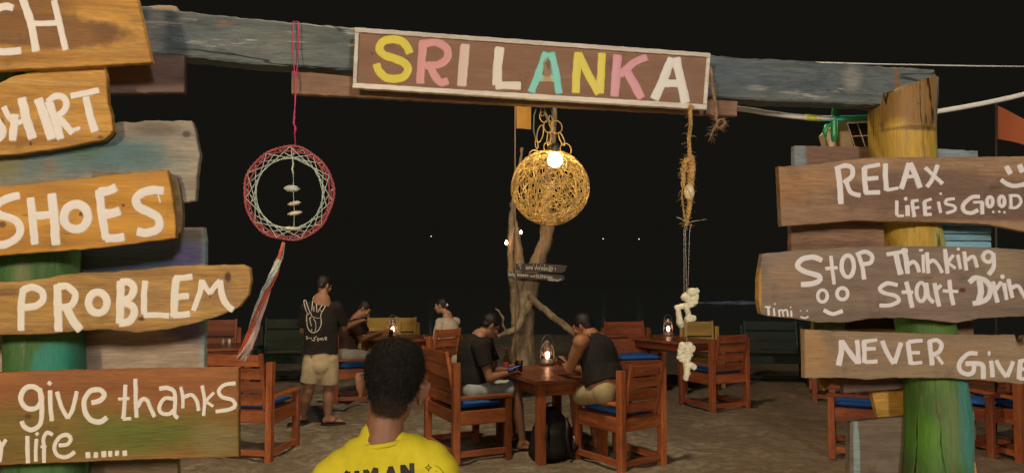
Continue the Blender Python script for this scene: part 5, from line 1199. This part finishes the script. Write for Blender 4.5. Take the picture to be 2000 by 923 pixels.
def shift(pr, O):
    out = []
    for p in pr:
        if p[0] == 'cone': out.append(('cone', V3(p[1]) - O, V3(p[2]) - O) + p[3:])
        else: out.append((p[0], V3(p[1]) - O) + p[2:])
    return out
def body(name, t, pr, vox, mat, O, sm=3, bump=0, wr=0, seed=0):
    me = fuse(name, shift(pr, O), vox, sm, bump)
    if wr: wrinkle(me, wr, seed=seed)
    return put(name, me, mat, t)
def printed(t, shirt, O, name, strokes, mat, label, thick=.0012, step=2.0):
    """strokes printed on cloth: follow the shirt's own surface"""
    bm0 = bmesh.new(); bm0.from_mesh(shirt.data); tree_ = BVHTree.FromBMesh(bm0); cam0 = V3((0, 0, CAMZ)) - O
    def mp(x, y):
        d = ray(x, y).normalized(); h = tree_.ray_cast(cam0, d)
        if h[0] is None: return cam0 + d * mp.last, -d
        mp.last = (h[0] - cam0).length; n_ = h[1] if h[1].dot(d) < 0 else -h[1]
        return h[0] + n_ * .0012, n_
    bc = sum((v.co for v in shirt.data.vertices), V3()) / len(shirt.data.vertices); mp.last = (bc - cam0).length
    bm = bmesh.new()
    for i, (wd_, path, cl) in enumerate(strokes): ribbon(bm, path, wd_, mp, i, thick, cl, step, rough=.03, capk=.08)
    bm0.free(); me = bm_mesh(name, bm); o = put(name, me, mat, shirt); o['label'] = label; return o
# ---- boy in yellow, nearest the camera
def boy():
    Y = 1.86; O = P(757, 900, Y); O = V3((O.x, O.y, 0)); t = person('boy in yellow T-shirt with short dark hair seen from behind, nearest the camera', O)
    q = lambda px, py, dy=0: P(px, py, Y + dy)
    skin = SKIN('brown_skin_boy', (.22, .105, .062)); shirt = plain('yellow_tee_fabric', (.61, .55, .02), .85, var=.07, nscale=40, bump=.25)
    hc = q(767, 756, .015); u = V3((.15, -.03, 1)).normalized(); f = V3((-.10, 1, -.12)).normalized()
    k = .94
    hp, w, R = head_prims(hc, f, u, k)
    for sg in (-1, 1): hp += [cone(w(sg * .086, -.012, .012), w(sg * .080, -.006, -.034), .020, .011, .42, R @ V3((.5 * sg, 1, 0))), cone(w(sg * .093, -.022, .018), w(sg * .087, -.016, -.012), .010, .008)]
    shL, shR = q(650, 933, .0), q(853, 919, .0); nb = q(747, 858, .0); pel = V3((nb.x, nb.y + .01, .80)); side = (shR - shL).normalized()
    pr = hp + [cone(q(755, 803, .01), q(748, 868, 0), .045, .050, .95, side), cone(q(748, 858, 0), q(747, 930, 0), .050, .066, .62, side), cone(shL + V3((.01, 0, -.02)), shR + V3((-.01, 0, -.02)), .040, .040, .9), cone(nb + V3((0, 0, -.17)), pel, .105, .105, .60, side)]
    for s, sh in ((-1, shL), (1, shR)):
        el = sh + V3((s * .05, .02, -.26)); wr_ = el + V3((s * -.01, .10, -.20)); pr += [cone(sh, el, .044, .034), cone(el, wr_, .034, .024)] + hand_prims(wr_, (0, .3, -1), (-s, 0, 0), .9, .3, s)
        hip = pel + V3((s * .075, 0, -.03)); kn = hip + V3((s * .01, .02, -.37)); an = V3((kn.x, kn.y - .02, .08)); pr += [cone(hip, kn, .075, .052), cone(kn, an, .052, .033)] + foot_prims(an, an + V3((0, 1, 0)), .95)
    pr.append(cone(pel + V3((-.06, 0, 0)), pel + V3((.06, 0, 0)), .10, .10, .9))
    bd = body('body', t, pr, .0055, skin, O, 3)
    eyes(w, k, R, t, O)
    sp = [cone(nb + V3((.0, .0, .004)), q(750, 928, 0), .058, .116, .68, side), cone(shL + V3((.018, 0, -.012)), shR + V3((-.018, 0, -.012)), .058, .058, .92), cone(q(748, 955, 0), V3((pel.x, pel.y, .74)), .142, .140, .66, side),
          cone(q(704, 894, 0), q(798, 883, 0), .055, .055, .95), cone(q(674, 916, 0), q(836, 901, 0), .057, .057, .95)]
    for s, sh in ((-1, shL), (1, shR)): sp.append(cone(sh + V3((-s * .01, 0, 0)), sh + V3((s * .045, .015, -.19)), .060, .066, 1, None, False)); sp.append(('ell', sh + V3((-s * .006, 0, -.004)), (.06, .06, .058), None))
    sh_ = body('t_shirt', t, sp, .006, shirt, O, 6, wr=.007, seed=3)
    # rib collar following the neckline
    coll = [nb + V3((.004, 0, -.010)) + side * (.050 * math.cos(a)) + V3((0, 1, 0)) * (.050 * math.sin(a)) + V3((0, 0, .006 + .003 * math.cos(a) - .020 * max(0, math.sin(a)))) for a in [6.283 * i / 28 for i in range(28)]]
    put('collar', tube_mesh('collar', [p - O for p in coll], .0065, 6, closed=True), shirt, sh_)
    shorts = [cone(pel + V3((-.07, 0, .01)), pel + V3((.07, 0, .01)), .125, .125, .85)] + [cone(pel + V3((s * .08, 0, 0)), pel + V3((s * .09, .015, -.36)), .10, .095, 1, None, False) for s in (-1, 1)]
    body('shorts', t, shorts, .009, plain('navy_shorts', (.02, .025, .05), .85), O, 3)
    # hair
    me = fuse('hair', shift([('ell', w(0, -.016, .036), (.081 * k, .099 * k, .090 * k), R), ('ell', w(0, -.045, -.012), (.061 * k, .054 * k, .066 * k), R), ('ell', w(.0, .03, .085), (.068 * k, .065 * k, .045 * k), R)], O), .005, 2, .0038)
    def keep(co):
        l = R.transposed() @ (co + O - hc); l /= k
        return l.z + .010 * noise.noise(co * 90) > -.072 + max(0, abs(l.x) - .036) * 2.2 + max(0, l.y + .045) * 1.3 and not (l.y > .055 and l.z < .06)
    clip_mesh(me, keep)
    hm = put('hair', me, HAIRM, t)
    n = N('boy_hair'); v = n.coord(False); zz = n.n('ShaderNodeSeparateXYZ', inp={0: v}).outputs[2]
    gm = n.noise(v, (1, 1, .5), scale=120, detail=4); base = (hc - O).z
    up_ = n.smooth(zz, base - .070, base - .005)
    colh = n.mix(up_, (.075, .045, .031), (.010, .009, .008)); colh = n.mix(n.smooth(gm, .45, .65, 0, .6), colh, (.026, .023, .020))
    n.l(colh, n.b.inputs['Base Color']); n.b.inputs['Roughness'].default_value = .8; n.b.inputs['Specular IOR Level'].default_value = .18
    b = n.n('ShaderNodeBump', inp={'Strength': .9, 'Distance': .004, 'Height': gm}); n.l(b.outputs[0], n.b.inputs['Normal'])
    me.materials.clear(); me.materials.append(n.m)
    strands('hair_strands', me, 17000, .009, .00038, (0, 0, -.6), n.m, hm, .45)
    blk = plain('black_print', (.012, .011, .010), .6)
    W = 9.5
    st = [(9, [(632, 936), (640, 925), (650, 919), (664, 917)], False),
          (W, [(672, 916), (674, 936)], False), (W, [(690, 914), (692, 936)], False), (7, [(674, 926), (691, 925)], False),
          (W, [(699, 914), (700, 932), (704, 940)], False), (W, [(694.5, 917), (696.5, 934)], False)]
    st = [(W, [(676, 925), (680, 921)], False), (W, [(697, 919), (698, 942)], False), (W, [(680, 921), (682, 942)], False),
          (W, [(714, 917), (716, 942)], False), (W, [(714, 918), (724, 932)], False), (W, [(734, 914), (724, 932)], False), (W, [(734, 914), (735, 942)], False),
          (W, [(763, 911.5), (755, 938)], False), (W, [(763, 911.5), (773, 938)], False), (6, [(757, 929), (771, 929)], False),
          (W, [(786, 908), (788, 937)], False), (W, [(787, 909), (803, 932)], False), (W, [(804, 904), (805, 934)], False)]
    printed(t, sh_, O, 'shirt_print', st, blk, 'black block letters HUMAN across the shoulders')
    gr = plain('grey_print', (.10, .10, .02), .6)
    star = [(1.2, [(837, 905), (838.5, 910), (843.5, 912), (838.5, 913.5), (837, 919), (835.5, 913.5), (830.5, 912), (835.5, 910), (837, 905)], False), (2.4, [(852, 919)], False), (.8, [(850, 908), (860, 915), (866, 924), (869, 935)], False)]
    printed(t, sh_, O, 'shirt_print', star, gr, 'small four pointed star print')
boy()
# ---- standing man
def standing():
    Y = 8.45; O = Gd(625, 830); Y = O.y; t = person('standing man in black T-shirt with white hand print and beige shorts, seen from behind', O)
    q = lambda px, py, dy=0: P(px, py, Y + dy)
    skin = SKIN('tan_skin_standing', (.34, .17, .10))
    side = V3((.97, .22, 0)).normalized(); fwd = V3((-.22, .97, 0))
    hc = q(632, 558, .05); hp, w, R = head_prims(hc, V3((.55, .75, -.35)), V3((.15, .1, 1)), .98)
    nb = q(628, 584, 0); pel = q(625, 700, 0); shL, shR = q(598, 600, -.04), q(655, 600, .06)
    pr = hp + [cone(q(631, 572, .02), nb, .052, .058), cone(nb, q(626, 630, 0), .10, .165, .62, side), cone(q(626, 630), q(625, 665), .165, .145, .64, side), cone(q(625, 665), pel, .145, .165, .66, side), cone(shL, shR, .06, .06)]
    elL, elR = q(592, 645, .08), q(672, 640, .20); wrL, wrR = q(626, 652, .36), q(700, 628, .44)
    for sh, el, wr_, s in ((shL, elL, wrL, -1), (shR, elR, wrR, 1)): pr += [cone(sh, el, .050, .040), cone(el, wr_, .040, .027)] + hand_prims(wr_, wr_ - el, (0, 0, -1), 1.0, .4, s)
    feet = []
    for hx, kx, ax, ay, dy, toe in ((608, 603, 590, 819, .0, (-.35, -.45)), (645, 642, 640, 823, .05, (.95, .25))):
        hip = q(hx, 705, dy); kn = q(kx, 762, dy); an = Gd(ax, ay + 6, .0); an = V3((an.x, an.y, .085)); feet.append((an, toe))
        pr += [cone(hip, kn, .092, .062), cone(kn, kn.lerp(an, .35) + V3((0, -.015, 0)), .058, .062), cone(kn.lerp(an, .35) + V3((0, -.015, 0)), an, .062, .036)] + foot_prims(an, an + V3((toe[0], toe[1], 0)), 1.0, .018)
    body('body', t, pr, .0075, skin, O, 3)
    eyes(w, .98, R, t, O)
    blk = plain('black_tee_fabric', (.016, .013, .011), .9, var=.2, nscale=30, bump=.3)
    sp = [cone(nb + V3((0, 0, -.005)), q(626, 635), .075, .190, .62, side), cone(q(626, 625), q(626, 690), .190, .195, .66, side, False), cone(q(626, 612), q(626, 640), .17, .19, .66, side), cone(shL, shR, .074, .074)]
    for sh, el in ((shL, elL), (shR, elR)): sp += [cone(sh, sh.lerp(el, .78), .072, .078, 1, None, False), ('ell', sh, (.072, .072, .072), None)]
    tee = body('t_shirt', t, sp, .009, blk, O, 4, wr=.016, seed=5)
    sh2 = plain('beige_shorts_fabric', (.50, .41, .25), .9, var=.14, nscale=14, bump=.35)
    so = [cone(q(626, 690), q(626, 708), .155, .172, .70, side), cone(q(612, 700, 0), q(604, 747, 0), .112, .112, 1, None, False), cone(q(643, 700, .05), q(642, 750, .05), .112, .112, 1, None, False), cone(q(612, 700), q(643, 700, .04), .11, .11), cone(q(627, 700, .02), q(625, 730, .02), .13, .10, 1.0)]
    body('shorts', t, so, .009, sh2, O, 6, wr=.010, seed=9)
    me = fuse('hair', shift([('ell', w(0, -.016, .042), (.080, .096, .085), R), ('ell', w(0, -.05, -.01), (.066, .05, .05), R)], O), .007, 2, .005)
    clip_mesh(me, lambda co: (lambda l: l.z > -.045 + max(0, l.y + .02) * 1.1 and not (l.y > .06 and l.z < .07))(R.transposed() @ (co + O - hc))); put('hair', me, HAIRM, t)
    ff = plain('dark_rubber', (.02, .015, .012), .6)
    for an, toe in feet:
        d = V3((toe[0], toe[1], 0)).normalized(); s = V3((-d.y, d.x, 0)); c = V3((an.x, an.y, 0)) + d * .06; ring = []
        V = []; n = 20
        for z in (.0, .018):
            for i in range(n):
                a = 6.283 * i / n; V.append(tuple(c + d * (.14 * math.cos(a)) + s * (.047 * math.sin(a) * (1 + .15 * math.cos(a))) + V3((0, 0, z)) - O))
        me = mesh_from('flip_flop', V, [tuple(range(n))[::-1], tuple(range(n, 2 * n))] + [(i, (i + 1) % n, (i + 1) % n + n, i + n) for i in range(n)])
        ob = put('flip_flop', me, ff, t)
        put('strap', tube_mesh('strap', [c + s * .045 + V3((0, 0, .02)) - O, c + d * .03 + s * .03 + V3((0, 0, .07)) - O, c + d * .085 + V3((0, 0, .05)) - O, c + d * .03 - s * .03 + V3((0, 0, .07)) - O, c - s * .045 + V3((0, 0, .02)) - O], .006, 5), ff, ob)
    pm = plain('white_print', (.72, .68, .62), .7)
    S = 7.1; o_ = lambda pts: [(575 + x / S, 560 + y / S) for x, y in pts]
    hs = [[(180, 365), (150, 290), (130, 190), (147, 178), (162, 195), (185, 270), (212, 345)], [(240, 330), (250, 230), (262, 150), (280, 127), (298, 145), (305, 240), (312, 345)], [(325, 350), (370, 270), (410, 215), (430, 205), (440, 230), (410, 300), (370, 370), (365, 430)],
          [(180, 375), (170, 410), (180, 540), (220, 615), (270, 632), (330, 600), (370, 520), (368, 430)], [(185, 385), (225, 350), (240, 400), (290, 425), (350, 432)], [(262, 440), (290, 480), (298, 560), (285, 615)], [(225, 410), (215, 440), (225, 500), (238, 545)], [(205, 435), (235, 430)], [(270, 270), (270, 340)], [(355, 320), (390, 345)], [(240, 580), (240, 615)]]
    printed(t, tee, O, 'shirt_print', [(1.15 if i > 3 else 1.5, o_(h), False) for i, h in enumerate(hs)], pm, 'white outline of a hand with three raised fingers', .002, 1.5)
    tx = [[(160, 680), (180, 690), (165, 705), (190, 715), (165, 725)], [(195, 705), (215, 705)], [(225, 705), (240, 715)], [(310, 685), (285, 695), (270, 715), (290, 725)], [(240, 735), (285, 745)], [(330, 705), (315, 725), (330, 740), (345, 720), (330, 705)], [(320, 750), (335, 750)], [(362, 705), (355, 725), (372, 730), (375, 705)], [(375, 710), (378, 735)], [(395, 700), (388, 715), (405, 725), (395, 738)], [(425, 690), (428, 735)], [(440, 690), (445, 735)], [(418, 705), (450, 702)]]
    printed(t, tee, O, 'shirt_print', [(1.3, o_(h), False) for h in tx], pm, 'white lettering under the printed hand', .002, 1.5)
standing()
# ---- seated helper
def seated(label, O, skinc, head, hf, hu, k, neck, chest, pelv, side, arms, legs, top, bottom, hair_extra=None, sleeve=.55, tank=False, shorts_len=.8, seed=1, long_hair=False, vox=.0075, barefoot=True, bulk=1.0):
    t = person(label, O); skin = SKIN('skin_%d' % seed, skinc)
    hp, w, R = head_prims(head, hf, hu, k); side = V3(side).normalized()
    mid = (chest + pelv) / 2
    sh = [a[0] for a in arms]
    B = bulk * k
    pr = hp + [cone(head + (neck - head) * .35, neck, .054 * k, .06 * k), cone(neck, chest, .09 * B, .165 * B, .68, side), cone(chest, mid, .165 * B, .15 * B, .74, side), cone(mid, pelv, .15 * B, .17 * B, .78, side), cone(sh[0], sh[1], .062 * B, .062 * B)]
    for i, (s0, e0, w0) in enumerate(arms):
        pr += [cone(s0, s0.lerp(e0, .45), .054 * B, .050 * B), cone(s0.lerp(e0, .45), e0, .050 * B, .040 * k), cone(e0, e0.lerp(w0, .35), .041 * k, .043 * k), cone(e0.lerp(w0, .35), w0, .043 * k, .026 * k)] + hand_prims(w0, w0 - e0, (0, 0, -1) if i == 0 else (0, 0, 1), 1.0 * k, .7, -1 if i else 1)
    for (h0, k0, a0, toe) in legs:
        cal = k0.lerp(a0, .3)
        pr += [cone(h0, k0, .088 * k, .062 * k), cone(k0, cal, .058 * k, .06 * k), cone(cal, a0, .06 * k, .036 * k)] + foot_prims(a0, a0 + V3((toe[0], toe[1], 0)), 1.0 * k, max(0, a0.z - .085))
    body('body', t, pr, vox, skin, O, 3); eyes(w, k, R, t, O)
    if top:
        g = .016
        sp = [cone(neck + (chest - neck) * .12, chest, .082 * B if not tank else .07 * B, (.165 + g) * B, .69, side), cone(chest, mid, (.165 + g) * B, (.160 + g) * B, .78, side), cone(mid, pelv.lerp(mid, .12 if tank else .1), (.160 + g) * B, (.172 + g) * B, .84, side, False)]
        if not tank:
            sp.append(cone(sh[0], sh[1], .075 * B, .075 * B))
            for s0, e0, w0 in arms: sp += [cone(s0, s0.lerp(e0, sleeve), .072 * B, .074 * B, 1, None, False), ('ell', s0, (.072 * B,) * 3, None)]
        else: sp.append(cone(sh[0].lerp(sh[1], .2), sh[0].lerp(sh[1], .8), .07 * k, .07 * k))
        tm = body('tank_top' if tank else 'shirt', t, sp, .009, top, O, 4, wr=.015, seed=seed * 3)
    if bottom:
        so = [cone(legs[0][0], legs[1][0], .112 * k, .112 * k), cone(pelv + V3((0, 0, .035)), pelv + V3((0, 0, -.03)), .158 * B, .16 * B, .78, side, False), cone(pelv, (legs[0][0].lerp(legs[0][1], .45) + legs[1][0].lerp(legs[1][1], .45)) / 2, .12, .09)]
        for (h0, k0, a0, toe) in legs: so += [cone(h0, h0.lerp(k0, shorts_len), .105 * k, .095 * k, 1, None, False)]
        body('shorts', t, so, .010, bottom, O, 8, wr=.008, seed=seed)
    ex = [('ell', w(0, -.05, -.01), (.066 * k, .05 * k, .05 * k), R)]
    if long_hair: ex += [('ell', w(0, -.085, -.03), (.05 * k, .04 * k, .06 * k), R), cone(w(0, -.09, -.03), w(.0, -.12, -.20), .030, .018)]
    me = fuse('hair', shift([('ell', w(0, -.016, .042), (.081 * k, .097 * k, .086 * k), R)] + ex, O), .007, 2, .005)
    clip_mesh(me, lambda co: (lambda l: (l.z > -.045 + max(0, l.y + .02) * 1.2 or (long_hair and l.y < -.055)) and not (l.y > .055 and l.z < .07))(R.transposed() @ (co + O - V3(head)))); put('hair', me, HAIRM, t)
    return t, w, R
def phone(label, c, d, n_):
    t = thing('smartphone', label, 'phone', c); d = V3(d).normalized(); n_ = V3(n_); n_ = (n_ - d * n_.dot(d)).normalized(); s = d.cross(n_); R = Matrix((s, d, n_)).transposed()
    bm = bmesh.new(); add_box(bm, (0, 0, 0), (.072, .148, .008), R); put('phone_body', bm_mesh('phone_body', bm), plain('black_phone', (.01, .01, .01), .3), t)
    bm = bmesh.new(); add_box(bm, n_ * .0046, (.062, .120, .001), R); put('screen', bm_mesh('screen', bm), emit('phone_screen', (.10, .25, .8), .4), t)
def black_tee_man():
    q = lambda px, py, Y: P(px, py, Y)
    O = P(915, 880, 7.3); O.z = 0
    f = V3((.90, .43, 0))
    legs = [(q(925, 763, 7.22), q(1006, 758, 7.34), V3((Gd(1020, 872).x, 7.36, .085)), (.9, .1)), (q(932, 757, 7.50), q(1008, 752, 7.66), q(1000, 846, 7.70), (.9, .3))]
    legs[1] = (legs[1][0], legs[1][1], V3((legs[1][2].x, legs[1][2].y, .085)), legs[1][3])
    arms = [(q(938, 676, 7.18), q(956, 738, 7.12), q(992, 728, 7.20)), (q(948, 668, 7.56), q(968, 724, 7.62), q(990, 722, 7.36))]
    t, w, R = seated('man in black T-shirt looking down at his phone, left side of the middle table', O, (.40, .20, .12), q(957, 636, 7.42), V3((.80, .30, -.62)), V3((.35, .1, .9)), .98,
           q(934, 658, 7.40), q(924, 690, 7.38), q(922, 752, 7.34), (-.43, .90, 0), arms, legs, plain('black_tee_fabric', (.016, .013, .011), .9), plain('pale_blue_shorts', (.46, .54, .52), .9, var=.1, nscale=14, bump=.3), seed=2, sleeve=.62, shorts_len=.92, bulk=1.14)
    put('glasses', tube_mesh('glasses', [w(.078, .0, .012) - O, w(.066, .085, .010) - O, w(.03, .103, .004) - O, w(0, .108, .008) - O, w(-.03, .103, .004) - O, w(-.066, .085, .010) - O, w(-.078, 0, .012) - O], .0022, 5), plain('black_phone', (.01, .01, .01), .3), t)
    phone('phone with a bright screen in the hands of the man in the black T-shirt', q(1004, 718, 7.22), V3((.85, .3, .25)), V3((-.4, 0, 1)))
black_tee_man()
def tank_man():
    q = lambda px, py, Y: P(px, py, Y)
    O = P(1170, 890, 6.9); O.z = 0
    a1 = Gd(1158, 862); a2 = Gd(1118, 858)
    legs = [(q(1180, 765, 6.78), q(1124, 772, 7.16), V3((a2.x + .02, 7.30, .085)), (-.6, .7)), (q(1192, 760, 7.02), q(1150, 764, 7.40), V3((a1.x, 7.45, .085)), (-.3, .8))]
    arms = [(q(1134, 668, 6.84), q(1112, 722, 6.96), q(1101, 706, 7.10)), (q(1168, 662, 7.16), q(1138, 724, 7.24), q(1108, 715, 7.22))]
    t, w, R = seated('man in black tank top leaning on the middle table with his phone', O, (.40, .185, .10), q(1139, 637, 7.10), V3((-.78, .42, -.42)), V3((-.25, .0, 1)), 1.0,
           q(1156, 657, 7.06), q(1166, 690, 7.00), q(1184, 752, 6.90), (.55, .83, 0), arms, legs, plain('black_tank_fabric', (.014, .013, .013), .9, var=.2, nscale=60), plain('khaki_shorts', (.44, .37, .21), .9, var=.12, nscale=14, bump=.3), seed=3, tank=True, shorts_len=.85, bulk=1.2)
    phone('phone with a blue screen in the hand of the man in the tank top', q(1097, 703, 7.08), V3((-.5, .5, .35)), V3((.55, .25, .75)))
tank_man()
def woman():
    q = lambda px, py, Y: P(px, py, Y)
    O = P(885, 770, 10.5); O.z = 0
    legs = [(q(885, 700, 10.40), q(848, 702, 10.72), V3((q(846, 770, 10.75).x, 10.75, .085)), (-.7, .5)), (q(895, 700, 10.65), q(860, 700, 10.95), V3((q(858, 760, 10.98).x, 10.98, .085)), (-.7, .5))]
    arms = [(q(860, 630, 10.40), q(852, 672, 10.34), q(833, 690, 10.45)), (q(890, 628, 10.62), q(872, 665, 10.86), q(842, 662, 10.86))]
    t, w, R = seated('woman with tied back hair in a cream blouse facing left', O, (.42, .22, .14), q(862, 597, 10.56), V3((-.93, .30, -.12)), V3((-.05, 0, 1)), .93,
           q(874, 615, 10.52), q(876, 640, 10.50), q(886, 690, 10.48), (.45, .85, 0), arms, legs, plain('cream_blouse', (.48, .42, .33), .9, var=.12, nscale=12, bump=.3), plain('cream_skirt', (.46, .40, .31), .9), seed=4, sleeve=.85, shorts_len=1.0, long_hair=True, vox=.009)
    bm = bmesh.new()
    for i in range(5):
        a = 6.283 * i / 5; add_ell(bm, w(-.03 + .013 * math.cos(a), -.112, .005 + .013 * math.sin(a)) - O, (.011, .006, .011), seg=8, rings=6)
    put('hair_flower', bm_mesh('hair_flower', bm, True), plain('white_flower', (.7, .66, .6), .6), t)
woman()
def leaning():
    q = lambda px, py, Y: P(px, py, Y)
    O = P(680, 770, 10.4); O.z = 0
    legs = [(q(672, 694, 10.25), q(722, 698, 10.35), V3((q(722, 760, 10.35).x, 10.35, .085)), (.9, .1)), (q(676, 692, 10.55), q(724, 694, 10.7), V3((q(722, 760, 10.7).x, 10.7, .085)), (.9, .1))]
    arms = [(q(690, 635, 10.2), q(706, 662, 10.35), q(735, 651, 10.75)), (q(700, 628, 10.6), q(722, 656, 10.8), q(746, 651, 11.0))]
    seated('dim man bending over the lantern table beside the standing man', O, (.34, .16, .09), q(711, 603, 10.45), V3((.75, -.05, -.66)), V3((.5, 0, .85)), 1.0,
           q(694, 622, 10.42), q(684, 645, 10.4), q(674, 690, 10.4), (0, 1, 0), arms, legs, plain('dark_maroon_shirt', (.05, .022, .018), .9), plain('grey_shorts', (.28, .27, .23), .9), seed=5, sleeve=.6, shorts_len=.85, vox=.009)
leaning()
